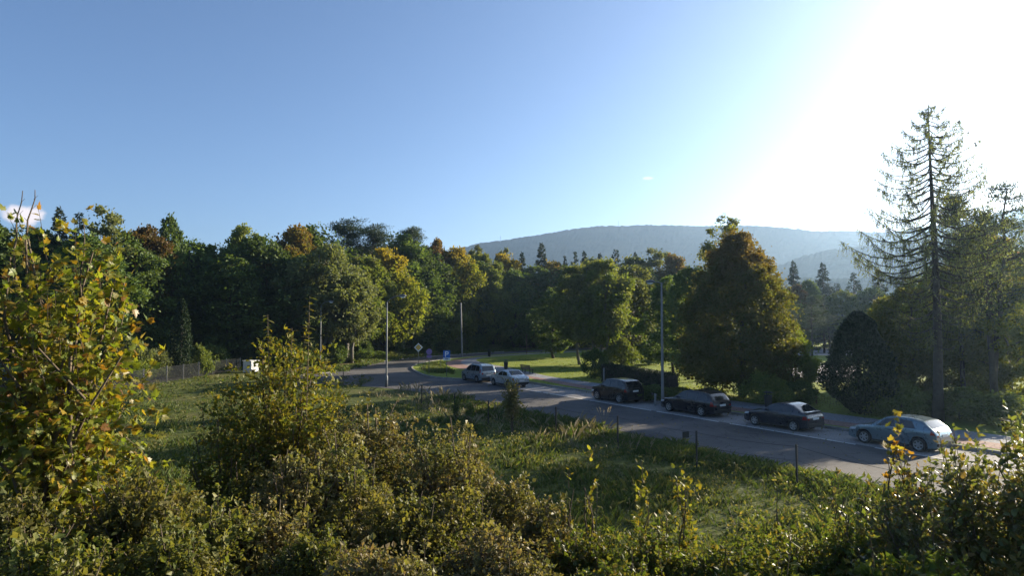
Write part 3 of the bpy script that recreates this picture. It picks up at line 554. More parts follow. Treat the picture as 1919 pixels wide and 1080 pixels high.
kind('birch', birch, 15, 2.6); tree('birch', 1362, 712, 402, 110, 'birch with wispy pale crown rising behind the big orange-topped tree', 'tree', None, .12)
lime = make_broadleaf('linden_tree', 32, 13, 4.0, .9, CONE, 330, 60000, .18, M['leaf_linden'], M['bark'], limbs=40, trunk_r=.24, clump=.16, trunks=2, inner=.2, lumps=.3, fill=.7)
kind('linden', lime, 13, 4.0); tree('linden', 1385, 744, 436, 214, 'big cone-shaped tree turning orange at the top behind the dark estate car', 'tree', None, .12)
kind('sidebush', make_broadleaf('side_tree', 33, 5.2, 1.7, .5, OVAL, 60, 9000, .17, M['leaf_mid'], M['bark'], limbs=14, trunk_r=.09, clump=.3), 5.2, 1.7)
tree('sidebush', 1486, 748, 610, 84, 'small bushy green tree leaning out beside the big orange-topped tree', 'tree', None, .12)
# ---- right-hand group
gr = 'trees of the right-hand clump'
kind('yellowing', make_broadleaf('broadleaf_tree', 34, 10, 3.6, .8, OVAL, 110, 26000, .21, M['leaf_lime'], M['bark'], limbs=30, trunk_r=.16, clump=.24), 10, 3.6)
for key, px, by, top, w, lab in (
    ('pine_a', 1808, 762, 372, 130, 'tall pine with bare double stem right of the larch'), ('yellowing', 1712, 752, 540, 150, 'yellow-green broadleaf tree just behind the larch trunk'), ('yellowing', 1800, 750, 500, 170, 'yellowing broadleaf tree under the tall pines'), ('yellowing', 1895, 766, 520, 190, 'yellow-green leafy tree below the forked pine'),
    ('yellowing', 1668, 730, 560, 110, 'yellow-green tree crowding the rounded cypress'), ('lime_a', 1850, 728, 430, 130, 'pale green broadleaf tree behind the forked pine'), ('mid_a', 1760, 725, 520, 150, 'green broadleaf tree filling the gap behind the larch'), ('autumn', 1950, 728, 470, 140, 'orange-tinged tree behind the forked pine')):
    tree(key, px, by, top, w, lab, 'tree', gr, .12)
kind('forked', make_pine('forked_pine', 35, 14, 3.2, M['needle_pine'], .42, ncl=70, nleaf=11000, forks=3), 14, 3.2)
tree('forked', 1866, 774, 356, 190, 'forked pine with three dark stems beyond the silver hatchback', 'tree', gr, .12)
gk = 'deep wood behind the front trees'
for i_ in range(30):
    px = 150 + i_ * 40 + _tr.uniform(-14, 14); by = np.interp(px, [100, 500, 800, 1300], [690, 660, 645, 641]) - _tr.uniform(0, 3); tp = np.interp(px, [100, 450, 700, 820, 900, 1300], [465, 470, 455, 490, 505, 510]) + _tr.uniform(-6, 20)
    tree(_tr.choice(('dark_a', 'dark_b', 'dark_b')), px, by, tp, 130 if px < 800 else 90, 'dark tree in the shaded depth of the wood, half hidden by the front trees', 'tree', gk)
for i_ in range(34):
    px = 180 + i_ * 34 + _tr.uniform(-10, 10); by = np.interp(px, [100, 440, 600, 700, 830, 1000, 1300], [712, 682, 676, 668, 658, 650, 646]); s = ppm(G(px, by).y); h = _tr.uniform(3.4, 5.5)
    tree('under_dark', px, by, by - h * s, _tr.uniform(4.5, 6.5) * s, 'tall dark thicket bush between the trunks of the wood', 'bush', 'thicket bushes inside the wood')
# understory along the wood edge
gu = 'bushes along the wood edge'
for i_ in range(46):
    px = 250 + i_ * 15.5 + _tr.uniform(-8, 8); by = np.interp(px, [230, 440, 560, 640, 700, 760, 830, 900, 1000], [722, 690, 690, 684, 677, 670, 663.5, 659, 654]) - _tr.uniform(0, 3); s = ppm(G(px, by).y)
    h = _tr.uniform(1.0, 3.0); key = _tr.choice(('under', 'under_dark', 'under_dark', 'under_grey'))
    tree(key, px, by, by - h * s, _tr.uniform(2.0, 3.6) * s, {'under': 'green bush in the undergrowth along the wood edge', 'under_dark': 'dark leafy bush in the undergrowth along the wood edge', 'under_grey': 'greyish low bush in the undergrowth along the wood edge'}[key], 'bush', gu)
for px, by, top, w, key, lab in ((293, 712, 655, 46, 'under_grey', 'greyish bush growing through the meadow fence'), (372, 705, 650, 38, 'under', 'bright yellow-green bush behind the meadow fence beside the cypress'), (250, 716, 640, 60, 'under_grey', 'grey-brown bush behind the meadow fence by the yellow maple'), (1115, 710, 655, 50, 'under_dark', 'dark round bush on the lawn beside the clipped hedge'), (1165, 690, 640, 60, 'under', 'leafy bush under the lawn trees behind the clipped hedge'), (1215, 684, 640, 60, 'under_dark', 'dark bush under the open pine behind the clipped hedge'), (1330, 752, 728, 60, 'under', 'low bright bush at the foot of the big orange-topped tree'), (1275, 747, 727, 60, 'under', 'low bright bush at the foot of the tall lamp post'), (1430, 757, 700, 80, 'under', 'leafy sucker growth right of the big tree trunks'), (1500, 757, 715, 60, 'under_dark', 'dark bush at the edge of the sunny grass'), (1690, 782, 720, 90, 'under', 'sunlit bush left of the larch trunk'), (1800, 786, 730, 110, 'under', 'sunlit bush right of the larch trunk'), (1640, 775, 700, 90, 'under_dark', 'dark shrub at the foot of the clipped cypress'), (1880, 800, 740, 120, 'under', 'sunlit leafy bush below the forked pine'), (1180, 745, 715, 70, 'under_dark', 'dark ground shrub before the clipped hedge'), (1225, 750, 722, 60, 'under_dark', 'dark ground shrub between hedge and lamp post')):
    tree(key, px, by, top, w, lab, 'bush', None, .12 if px > 1000 else 0)

from collections import defaultdict
_by = defaultdict(list)
for o, H in LABELLED: _by[o['label']].append((H, o))
for lab, l_ in _by.items():
    l_.sort(key=lambda q: -q[0]); words_ = {2: ('taller', 'shorter'), 3: ('tallest', 'middle-sized', 'shortest'), 4: ('tallest', 'second tallest', 'third tallest', 'shortest'), 5: ('tallest', 'second tallest', 'third tallest', 'fourth tallest', 'shortest')}.get(len(l_))
    if words_:
        for w_, (H, o) in zip(words_, l_): o['label'] = w_ + ' ' + lab
# ---- larch
def make_larch(loc, H):
    rng = np.random.default_rng(41); root = empty('larch_tree', loc); wood = MB(); lf = MB()
    u = np.linspace(0, 1, 12); wood.tube(np.stack([.10 * np.sin(u * 5), .05 * np.cos(u * 4) - .05, u * H], 1), np.interp(u, [0, .05, .5, 1], [.34, .27, .17, .012]), 9)
    prof = lambda z: np.interp(z / H, [.24, .36, .46, .58, .66, .74, .84, .93, 1], [1.8, 3.2, 4.2, 4.3, 3.8, 3.2, 2.5, 1.5, .2])
    PO, SI = [], []; z = .24 * H; k = 0
    while z < H * .995:
        for q in range(4):
            k += 1; az = k * 2.39996 + rng.normal() * .25; L = prof(z) * rng.uniform(.78, 1.08); s = np.linspace(0, 1, 7)
            rise = rng.uniform(-.10, .06); zz = z + rise * L * s * 1.5 - .16 * L * np.sin(s * math.pi) + .16 * L * s ** 3
            pts = np.stack([np.cos(az + .15 * s) * L * s, np.sin(az + .15 * s) * L * s, zz], 1); wood.tube(pts, np.interp(s, [0, 1], [.014 + .011 * L, .006]), 4, cap=False)
            m = int((6 + 11 * L) * (1 if z > .46 * H else .5))
            for j in range(m):
                v = rng.uniform(.05, 1) ** .6; p0 = np.array([np.interp(v, s, pts[:, c]) for c in range(3)]); hl = rng.uniform(.2, .85) * (1.15 - .5 * v) * (.45 + .25 * L)
                off = rng.normal(size=2) * .28 * hl; w = np.linspace(0, 1, 3)
                tp = p0 + np.stack([off[0] * w, off[1] * w, -hl * w ** 1.3], 1); wood.tube(tp, [.009, .007, .004], 3, cap=False)
                n_ = int(2 + 6 * hl); ww = rng.uniform(0, 1, n_); pp = np.stack([np.interp(ww, w, tp[:, c]) for c in range(3)], 1) + rng.normal(size=(n_, 3)) * .018; PO.append(pp); SI.append(rng.uniform(.09, .17, n_))
            n_ = int(6 * L); ww = rng.uniform(.25, 1, n_); PO.append(np.stack([np.interp(ww, s, pts[:, c]) for c in range(3)], 1) + rng.normal(size=(n_, 3)) * .03); SI.append(rng.uniform(.11, .2, n_))
        z += rng.uniform(.38, .58) * (1.3 - .75 * z / H)
    leaf_quads(lf, np.concatenate(PO), np.concatenate(SI), rng, .34, None, .5, .3, fold=.03)
    wood.build('trunk', M['bark'], root, True); lf.build('crown', M['needle_larch'], root); return root
g = G(1758, 790, .12); tag(make_larch((g.x, g.y, .1), z_at(198, g.y)), 'tall larch with sparse drooping branches standing against the white sky', 'tree')
# ---- clipped cypress / thuja forms
def make_thuja(name, loc, H, Rm, prof, n, seed, size):
    rng = np.random.default_rng(seed); root = empty(name, loc); wood = MB(); lf = MB(); wood.tube([(0, 0, 0), (0, 0, H * .5), (0, 0, H * .95)], [.11, .08, .02], 7)
    u = rng.uniform(0, 1, n); az = rng.uniform(0, 6.28, n); r = Rm * np.interp(u, [p[0] for p in prof], [p[1] for p in prof]) * (.72 + .28 * rng.uniform(0, 1, n) ** .6) * (1 + .10 * np.sin(6 * az + 9 * u) + .08 * np.sin(17 * u + 3 * az) + .06 * np.sin(11 * az - 23 * u))
    pos = np.stack([r * np.cos(az), r * np.sin(az), .1 + u * (H - .15)], 1); outw = np.stack([np.cos(az) * .6, np.sin(az) * .6, np.full(n, 1.3)], 1)
    leaf_quads(lf, pos, size * rng.uniform(.6, 1.3, n), rng, .5, outw * 1.3, 0, .1, fold=.04)
    wood.build('trunk', M['bark'], root, True); lf.build('crown', M['thuja'], root); return root
g = G(1612, 776, .12); tag(make_thuja('cypress_tree', (g.x, g.y, .12), z_at(586, g.y) - .12, 62 / ppm(g.y), [(0, .22), (.08, .45), (.16, .85), (.30, 1.0), (.5, .84), (.72, .60), (.9, .40), (1, .08)], 21000, 51, .19), 'dark dense rounded cypress between the sunny grass and the larch', 'tree')
g = G(338, 708); tag(make_thuja('columnar_cypress', (g.x, g.y, 0), z_at(562, g.y), 18 / ppm(g.y), [(0, .8), (.2, 1), (.6, .85), (.9, .4), (1, .08)], 9000, 52, .2), 'narrow columnar cypress behind the meadow fence', 'tree')

# ------------------------------------------------------------------ clipped hedge
hp0, hp1 = G(1136, 716, .12), G(1262, 742, .12); hd = (hp1 - hp0).normalized(); hlen = (hp1 - hp0).length
root = empty('clipped_hedge', hp0, math.atan2(hd.y, hd.x)); rng = np.random.default_rng(61); n = 18000
x = rng.uniform(0, hlen, n); face = rng.integers(0, 3, n); wy = .5; hh = 1.55
y = np.where(face == 0, -wy, np.where(face == 1, wy, rng.uniform(-wy, wy, n))) + rng.normal(size=n) * .05; z = np.where(face == 2, hh, rng.uniform(.02, hh, n)) + rng.normal(size=n) * .05
mb = MB(); leaf_quads(mb, np.stack([x, y, np.abs(z)], 1), .11 * rng.uniform(.6, 1.3, n), rng, .6, None, 0, .2); mb.build('foliage', M['thuja'], root)
mb = MB(); mb.box((hlen / 2, 0, hh / 2 - .03), (hlen - .1, wy * 1.75, hh - .1)); mb.build('dense_twig_core', M['bark'], root); tag(root, 'dark clipped hedge beyond the footpath behind the black hatchback', 'hedge')

# ------------------------------------------------------------------ cars
paint = {}
def carpaint(name, col, metal=.35):
    m, t, out = newmat(name); p = N(t, 'ShaderNodeBsdfPrincipled', Roughness=.38, Metallic=metal); p.inputs['Coat Weight'].default_value = .8; p.inputs['Coat Roughness'].default_value = .08
    tc = N(t, 'ShaderNodeTexCoord'); nz = N(t, 'ShaderNodeTexNoise', Scale=5.0, Detail=6.0); t.links.new(tc.outputs['Object'], nz.inputs['Vector'])
    t.links.new(ramp(t, nz.outputs['Fac'], [(.3, tuple(c * .9 for c in col)), (.7, col)]), p.inputs['Base Color'])
    rr2 = N(t, 'ShaderNodeMapRange'); rr2.inputs['To Min'].default_value = .2; rr2.inputs['To Max'].default_value = .38; t.links.new(nz.outputs['Fac'], rr2.inputs['Value']); t.links.new(rr2.outputs[0], p.inputs['Roughness'])
    t.links.new(p.outputs[0], out.inputs[0]); return m
M['glass'] = flat('car_glass', (.012, .014, .016), .04, 0, .8)
M['tyre'] = flat('tyre', (.014, .014, .014), .85)
M['alloy'] = flat('alloy_rim', (.32, .33, .34), .35, .8)
M['trim'] = flat('black_trim', (.016, .016, .017), .55)
M['tail'] = flat('tail_lamp_red', (.24, .012, .012), .15, 0, .6)
M['head'] = flat('head_lamp', (.55, .58, .60), .1, 0, .8)
M['plate'] = flat('number_plate', (.72, .72, .70), .45)

def make_car(loc, rz, L, Wd, H, prof, belt, wheels, wr, paintm, label, windows, wind, rear, name='parked_car', rails=False, tail_h=(.62, .86), rear_glass_w=.8, handles=2, spoiler=False, plate_z=.62):
    """prof: (u,z) silhouette from nose (u=0) to tail (u=L). Front is local +X."""
    root = empty(name, loc, rz); Wh = Wd / 2
    CK = .93; L = L * CK; prof = [(u * CK, z) for u, z in prof]; wheels = [w * CK for w in wheels]; wind = [w * CK for w in wind]; rear = [w * CK for w in rear]; windows = [[(u * CK, z) for u, z in q] for q in windows]
    pu = np.array([p[0] for p in prof]); pz = np.array([p[1] for p in prof]); uu = np.linspace(0, L, 400); zz = np.interp(uu, pu, pz)
    ker = np.hanning(23); ker /= ker.sum(); zz = np.convolve(np.pad(zz, 11, 'edge'), ker, 'valid')
    zt = lambda u: np.interp(u, uu, zz)
    bl = lambda u: np.interp(u, [0, L], belt)
    sill = .19
    def zb(u):
        z = np.full_like(u, sill) + .05 * np.clip((.35 - u) / .35, 0, 1) + .07 * np.clip((u - L + .4) / .4, 0, 1)
        for w in wheels:
            ra = wr + .055; d = np.abs(u - w); z = np.where(d < ra, np.maximum(z, wr + np.sqrt(np.maximum(0, ra * ra - d * d))), z)
        return z
    def plan(u):
        f = np.clip(1 - u / .75, 0, 1); r = np.clip(1 - (L - u) / .55, 0, 1); return Wh * (1 - .20 * f ** 2.6 - .11 * r ** 2.6)
    Hr = zz.max()
    def yy(u, z):
        p = plan(u); b = np.minimum(bl(u), zt(u)); below = p * (1 - .045 * np.clip((b - z) / .7, 0, 1) ** 2 - .03 * np.clip((z - b + .16) / .16, 0, 1) ** 2)
        above = p * .97 * (1 - .22 * np.clip((z - b) / (Hr - bl(u) + .01), 0, 1.1)); return np.where(z <= b, below, above)
    st = np.unique(np.concatenate([np.linspace(0, L, 70)] + [np.array([w - wr - .055, w - wr - .05, w + wr + .05, w + wr + .055]) for w in wheels] + [w + (wr + .055) * np.cos(np.linspace(.02, math.pi - .02, 15)) for w in wheels]))
    st = st[(st >= 0) & (st <= L)]
    rows = 12; rollw = [.955, .84, .6, .3, 0]; rollz = [-.022, -.006, .0, .004, .006]
    def section(u):
        b = zb(np.array([u]))[0]; e = zt(u) - .05; z = b + (e - b) * np.linspace(0, 1, rows); y = yy(np.full(rows, u), z); ye = y[-1]
        return np.concatenate([np.stack([y, z], 1), np.array([[ye * a, zt(u) + c] for a, c in zip(rollw, rollz)])])
    S = np.stack([section(u) for u in st]); ns, nr = S.shape[:2]; X_ = L / 2 - st
    lv = np.stack([np.repeat(X_[:, None], nr, 1), S[:, :, 0], S[:, :, 1]], -1); rv = lv * np.array([1, -1, 1])
    i = np.arange(ns - 1)[:, None] * nr + np.arange(nr - 1)[None, :]; f = np.stack([i, i + 1, i + nr + 1, i + nr], -1).reshape(-1, 4)
    mb = MB(); mb.add(lv.reshape(-1, 3), f); mb.add(rv.reshape(-1, 3), f[:, ::-1])
    j = np.arange(nr - 1)
    for e in (0, ns - 1):
        v = np.concatenate([lv[e], rv[e]]); q = np.stack([j, j + nr, j + 1 + nr, j + 1], 1); mb.add(v, q if e else q[:, ::-1])
    body = mb.build('body', paintm, root, True)
    # weld so shading is continuous over the crease
    bm = bmesh.new(); bm.from_mesh(body.data); bmesh.ops.remove_doubles(bm, verts=bm.verts[:], dist=.0008); bmesh.ops.recalc_face_normals(bm, faces=bm.faces[:]); bm.to_mesh(body.data); bm.free()
    for p_ in body.data.polygons: p_.use_smooth = True
    try:
        body.data.set_sharp_from_angle(angle=R(38))
    except Exception: pass
    def side_patch(nm, mat, quad, off=.007, parent=root, both=True, nu=8, nv=4, zclip=None):
        (u0b, z0b), (u1b, z1b), (u1t, z1t), (u0t, z0t) = quad
        for sg in ((1, -1) if both else (1,)):
            a = np.linspace(0, 1, nu)[None, :]; b = np.linspace(0, 1, nv)[:, None]
            u = (1 - b) * ((1 - a) * u0b + a * u1b) + b * ((1 - a) * u0t + a * u1t); z = (1 - b) * ((1 - a) * z0b + a * z1b) + b * ((1 - a) * z0t + a * z1t)
            if zclip is not None: z = np.minimum(z, zt(u) - zclip)
            y = (yy(u, z) + off) * sg; v = np.stack([L / 2 - u, y, z], -1).reshape(-1, 3); i = np.arange(nv - 1)[:, None] * nu + np.arange(nu - 1)[None, :]
            q = np.stack([i, i + 1, i + nu + 1, i + nu], -1).reshape(-1, 4); m_ = MB(); m_.add(v, q if sg < 0 else q[:, ::-1]); o = m_.build(nm, mat, parent, True)
        return o
    def top_patch(nm, mat, u0, u1, w0, w1, off=.009, nu=9, nw=9):
        a = np.linspace(0, 1, nu)[:, None]; b = np.linspace(-1, 1, nw)[None, :]; u = u0 + (u1 - u0) * a + 0 * b; fr = (w0 + (w1 - w0) * a) * b
        ye = yy(u, zt(u) - .05); rw = np.array(rollw[::-1]); rz_ = np.array(rollz[::-1]); z = zt(u) + np.interp(np.abs(fr), rw, rz_)
        du = .03; sl = (zt(u + du) - zt(u - du)) / (2 * du); nrm = np.sqrt(1 + sl ** 2); X2 = L / 2 - u + off * sl / nrm; z = z + off / nrm
        v = np.stack([X2, fr * ye, z], -1).reshape(-1, 3); i = np.arange(nu - 1)[:, None] * nw + np.arange(nw - 1)[None, :]; q = np.stack([i, i + 1, i + nw + 1, i + nw], -1).reshape(-1, 4)
        m_ = MB(); m_.add(v, q); return m_.build(nm, mat, root, True)
    top_patch('windscreen', M['glass'], wind[0], wind[1], .86, .90); top_patch('rear_window', M['glass'], rear[0], rear[1], rear_glass_w, rear_glass_w * .96)
    for w in windows: side_patch('side_window', M['glass'], w, .006, zclip=.075)
    # doors with their handles
    for k in range(handles):
        d0 = wind[0] + .18 + k * .96; d1 = d0 + .92
        for sg in (1, -1):
            a = np.linspace(0, 1, 6)[None, :]; b = np.linspace(0, 1, 5)[:, None]; u = d0 + (d1 - d0) * a + 0 * b; zl = np.maximum(.30, zb(u) + .01); z = zl + (bl(u) - .03 - zl) * b
            v = np.stack([L / 2 - u, (yy(u, z) + .005) * sg, z], -1).reshape(-1, 3); i = np.arange(4)[:, None] * 6 + np.arange(5)[None, :]; q = np.stack([i, i + 1, i + 7, i + 6], -1).reshape(-1, 4)
            m_ = MB(); m_.add(v, q if sg < 0 else q[:, ::-1]); dr = m_.build('door', paintm, root, True)
            m_ = MB(); uh = d1 - .2; zh = float(bl(uh)) - .12; m_.box((L / 2 - uh, sg * (float(yy(np.array(uh), np.array(zh))) + .022), zh), (.17, .03, .028)); m_.build('door_handle', M['trim'] if k % 2 == 0 else paintm, dr)
    # lamps, plate, bumpers
    side_patch('headlight', M['head'], [(.06, .56), (.40, .62), (.46, .72), (.10, .68)], .008, zclip=.03)
    side_patch('tail_light', M['tail'], [(L - .24, tail_h[0]), (L - .02, tail_h[0]), (L - .03, tail_h[1]), (L - .20, tail_h[1])], .008, zclip=.05)
    xr = -L / 2 - .006; wrr = float(plan(np.array(L)))
    for sg in (1, -1):
        z1_ = min(tail_h[1], float(zt(L)) - .05)
        m_ = MB(); m_.add([(xr, sg * wrr * .70, tail_h[0]), (xr, sg * wrr * .965, tail_h[0]), (xr, sg * wrr * .95, z1_), (xr, sg * wrr * .74, z1_)], [[0, 1, 2, 3] if sg < 0 else [3, 2, 1, 0]]); m_.build('tail_light', M['tail'], root)
    m_ = MB(); m_.box((xr - .008, 0, plate_z), (.014, .52, .115)); m_.build('number_plate', M['plate'], root)
    m_ = MB(); m_.box((L / 2 + .006, 0, .42), (.014, .52, .11)); m_.build('number_plate', M['plate'], root)
    m_ = MB(); m_.box((xr - .015, 0, .40), (.05, wrr * 1.86, .12)); m_.box((xr - .012, 0, .31), (.03, wrr * 1.7, .06)); m_.build('rear_bumper', M['trim'], root)
    m_ = MB(); m_.box((L / 2 + .004, 0, .55), (.02, Wd * .40, .12)); m_.build('grille', M['trim'], root)
    side_patch('side_trim', M['trim'], [(wheels[0] + wr + .07, .20), (wheels[1] - wr - .07, .20), (wheels[1] - wr - .07, .275), (wheels[0] + wr + .07, .275)], .012)
    m_ = MB(); m_.box((0, 0, .36), (L - .5, Wd - .42, .30)); m_.build('underbody', M['black'], root)
    for sg in (1, -1):
        um = wind[0] + .42; zm = float(bl(um)) + .07; ym = float(yy(np.array(um), np.array(zm))); m_ = MB(); m_.tube([(L / 2 - um, sg * (ym - .02), zm), (L / 2 - um + .01, sg * (ym + .07), zm + .01), (L / 2 - um + .02, sg * (ym + .17), zm + .015), (L / 2 - um + .02, sg * (ym + .2), zm + .01)], [.025, .055, .065, .035], 8); m_.build('wing_mirror', paintm, root, True)
        if rails:
            r0, r1 = wind[1] + .25, rear[0] - .15; us = np.linspace(r0, r1, 6); yr = float(yy(np.array((r0 + r1) / 2), np.array(float(zt((r0 + r1) / 2)) - .05))) * .86; zr = zt(us) + .045; zr[0] -= .05; zr[-1] -= .05
            m_ = MB(); m_.tube(np.stack([L / 2 - us, np.full(6, yr * sg), zr], 1), .016, 6); m_.build('roof_rail', M['trim'], root, True)
    if spoiler:
        m_ = MB(); us = L - .16; m_.box((L / 2 - us, 0, float(zt(us)) + .045), (.20, wrr * 1.7, .03)); m_.box((L / 2 - us, 0, float(zt(us)) + .01), (.08, wrr * 1.5, .06)); m_.build('spoiler', paintm, root)
    # wheels
    for w in wheels:
        for sg in (1, -1):
            wh = empty('wheel', (L / 2 - w, sg * (Wh - .105), wr)); wh.parent = root
            k = 22; ang = np.arange(k) * 2 * math.pi / k; prof_ = [(.62, .085), (.70, .10), (.93, .10), (1.0, .075), (1.0, -.075), (.93, -.10), (.62, -.10)]
            v = np.array([[wr * r * math.cos(a), sg * o_, wr * r * math.sin(a)] for r, o_ in prof_ for a in ang]); j = np.arange(k); f = np.concatenate([np.stack([p * k + j, p * k + (j + 1) % k, (p + 1) * k + (j + 1) % k, (p + 1) * k + j], 1) for p in range(len(prof_) - 1)])
            m_ = MB(); m_.add(v, f); m_.build('tyre', M['tyre'], wh, True)
            m_ = MB(); ro = wr * .66; v = [[ro * math.cos(a), sg * .05, ro * math.sin(a)] for a in ang]; m_.add(v, [list(range(k))], 1)
            v = np.array([[wr * r * math.cos(a), sg * o_, wr * r * math.sin(a)] for r, o_ in ((.66, .055), (.66, .094), (.58, .088), (.58, .055)) for a in ang]); f = np.concatenate([np.stack([p * k + j, p * k + (j + 1) % k, (p + 1) * k + (j + 1) % k, (p + 1) * k + j], 1) for p in range(3)]); m_.add(v, f)
            for s in range(6):
                a = s * math.pi / 3; ca, sa = math.cos(a), math.sin(a); hw0, hw1 = .042, .03
                v = [(ca * r * wr - sa * h, sg * o_, sa * r * wr + ca * h) for r, h, o_ in ((.05, hw0, .09), (.05, -hw0, .09), (.60, -hw1, .082), (.60, hw1, .082))]; m_.add(v, [[0, 1, 2, 3]])
            v = [[.06 * math.cos(a), sg * .095, .06 * math.sin(a)] for a in ang]; m_.add(v, [list(range(k))]); m_.build('rim', [M['alloy'], M['black']], wh)
    tag(root, label, 'car', 'cars parked along the pale lane'); return root
CZ = .012
def car_at(px, by, wheel_u, L, n=-1.62): t, _ = tn(G(px, by)); return P(t + (wheel_u - L / 2) * .93, n, CZ)   # wheel_u: distance of the seen wheel from the nose; the nose lies further along the street
M['p_suv'] = carpaint('paint_black_green', (.007, .009, .010), .2); M['p_navy'] = carpaint('paint_dark_navy', (.004, .005, .010), .2); M['p_blue'] = carpaint('paint_midnight_blue', (.007, .011, .022), .25)
M['p_silver'] = carpaint('paint_silver_blue', (.13, .20, .235), .5); M['p_grey'] = carpaint('paint_blue_grey', (.20, .26, .31), .55); M['p_white'] = carpaint('paint_pale_silver', (.46, .50, .52), .55)
# compact crossover
L = 4.1; make_car(car_at(1143, 758.5, 3.30, L), HEAD, L, 1.80, 1.66, [(0, .62), (.06, .86), (.45, .98), (1.0, 1.08), (1.75, 1.55), (2.2, 1.63), (3.0, 1.62), (3.55, 1.56), (3.75, 1.48), (4.02, 1.02), (4.07, .92), (4.1, .80)], (.98, 1.10), (.82, 3.30), .345, M['p_suv'], 'black compact crossover with pale rear lamps parked beside the hedge',
    [[(1.42, 1.05), (2.28, 1.08), (2.28, 1.50), (1.78, 1.46)], [(2.34, 1.08), (3.12, 1.11), (3.05, 1.48), (2.34, 1.51)]], (1.05, 1.72), (3.72, 3.99), tail_h=(.80, 1.02), plate_z=.86)
# estate
L = 4.6; make_car(car_at(1312, 782, 3.62, L), HEAD, L, 1.78, 1.48, [(0, .55), (.06, .72), (.5, .84), (1.25, .93), (1.95, 1.36), (2.4, 1.46), (3.4, 1.46), (4.0, 1.42), (4.2, 1.34), (4.5, .98), (4.56, .90), (4.6, .72)], (.90, .97), (.88, 3.62), .32, M['p_navy'], 'near-black estate car with glinting rear window, parked before the big orange-topped tree',
    [[(1.62, .96), (2.42, .97), (2.42, 1.35), (2.0, 1.32)], [(2.48, .97), (3.30, .99), (3.30, 1.36), (2.48, 1.36)], [(3.36, .99), (4.18, 1.01), (3.98, 1.31), (3.36, 1.35)]], (1.30, 1.97), (4.16, 4.48), rails=True, tail_h=(.68, .95), plate_z=.72)
# three-door fastback
L = 4.15; make_car(car_at(1486, 810, 3.34, L), HEAD, L, 1.72, 1.42, [(0, .52), (.06, .68), (.5, .80), (1.2, .90), (1.95, 1.30), (2.4, 1.40), (2.8, 1.40), (3.2, 1.33), (3.85, 1.02), (4.05, .97), (4.12, .90), (4.15, .70)], (.86, .96), (.84, 3.34), .30, M['p_blue'], 'midnight blue fastback with lipped tail parked between the estate and the silver hatchback',
    [[(1.58, .92), (2.55, .94), (2.50, 1.30), (2.0, 1.27)], [(2.61, .94), (3.30, .98), (3.02, 1.22), (2.58, 1.30)]], (1.24, 1.96), (3.02, 3.82), handles=1, spoiler=True, tail_h=(.66, .84), plate_z=.70)
# silver-blue hatch, nearest the viewer
L = 4.2; make_car(car_at(1622, 831, .86, L), HEAD, L, 1.74, 1.46, [(0, .54), (.06, .68), (.5, .82), (1.15, .92), (1.85, 1.34), (2.35, 1.44), (3.0, 1.43), (3.6, 1.34), (3.95, 1.08), (4.1, .96), (4.17, .86), (4.2, .70)], (.88, 1.00), (.86, 3.42), .315, M['p_silver'], 'silver-blue hatchback half hidden by the leafy bush, last of the parked row',
    [[(1.52, .95), (2.36, .97), (2.36, 1.35), (1.92, 1.31)], [(2.42, .97), (3.30, 1.00), (3.12, 1.31), (2.42, 1.35)]], (1.18, 1.88), (3.62, 3.98), tail_h=(.80, 1.0), plate_z=.74)
# MPV and saloon by the island
L = 4.1; make_car(car_at(887, 718, 3.30, L, -2.75), HEAD, L, 1.74, 1.66, [(0, .60), (.06, .80), (.45, .93), (.85, 1.00), (1.65, 1.52), (2.1, 1.64), (3.2, 1.64), (3.75, 1.58), (3.88, 1.48), (4.04, 1.02), (4.07, .9), (4.1, .72)], (.95, 1.02), (.80, 3.30), .31, M['p_grey'], 'blue-grey people carrier parked beside the grassy traffic island',
    [[(1.22, 1.02), (2.12, 1.03), (2.12, 1.52), (1.62, 1.48)], [(2.18, 1.03), (3.02, 1.04), (3.02, 1.53), (2.18, 1.53)], [(3.08, 1.04), (3.82, 1.05), (3.68, 1.48), (3.08, 1.52)]], (.92, 1.66), (3.86, 4.02), rails=True, tail_h=(.9, 1.3), plate_z=.66)
L = 4.3; make_car(car_at(917, 723, .85, L, -2.65), HEAD, L, 1.70, 1.42, [(0, .54), (.06, .70), (.5, .82), (1.2, .90), (1.9, 1.32), (2.35, 1.41), (2.95, 1.40), (3.6, 1.02), (3.8, .98), (4.2, .95), (4.27, .86), (4.3, .68)], (.88, .94), (.85, 3.40), .30, M['p_white'], 'pale silver saloon parked nose to tail behind the people carrier',
    [[(1.54, .94), (2.34, .95), (2.34, 1.32), (1.95, 1.29)], [(2.40, .95), (3.22, .97), (3.02, 1.24), (2.40, 1.32)]], (1.24, 1.92), (3.0, 3.58), tail_h=(.66, .86), plate_z=.60)

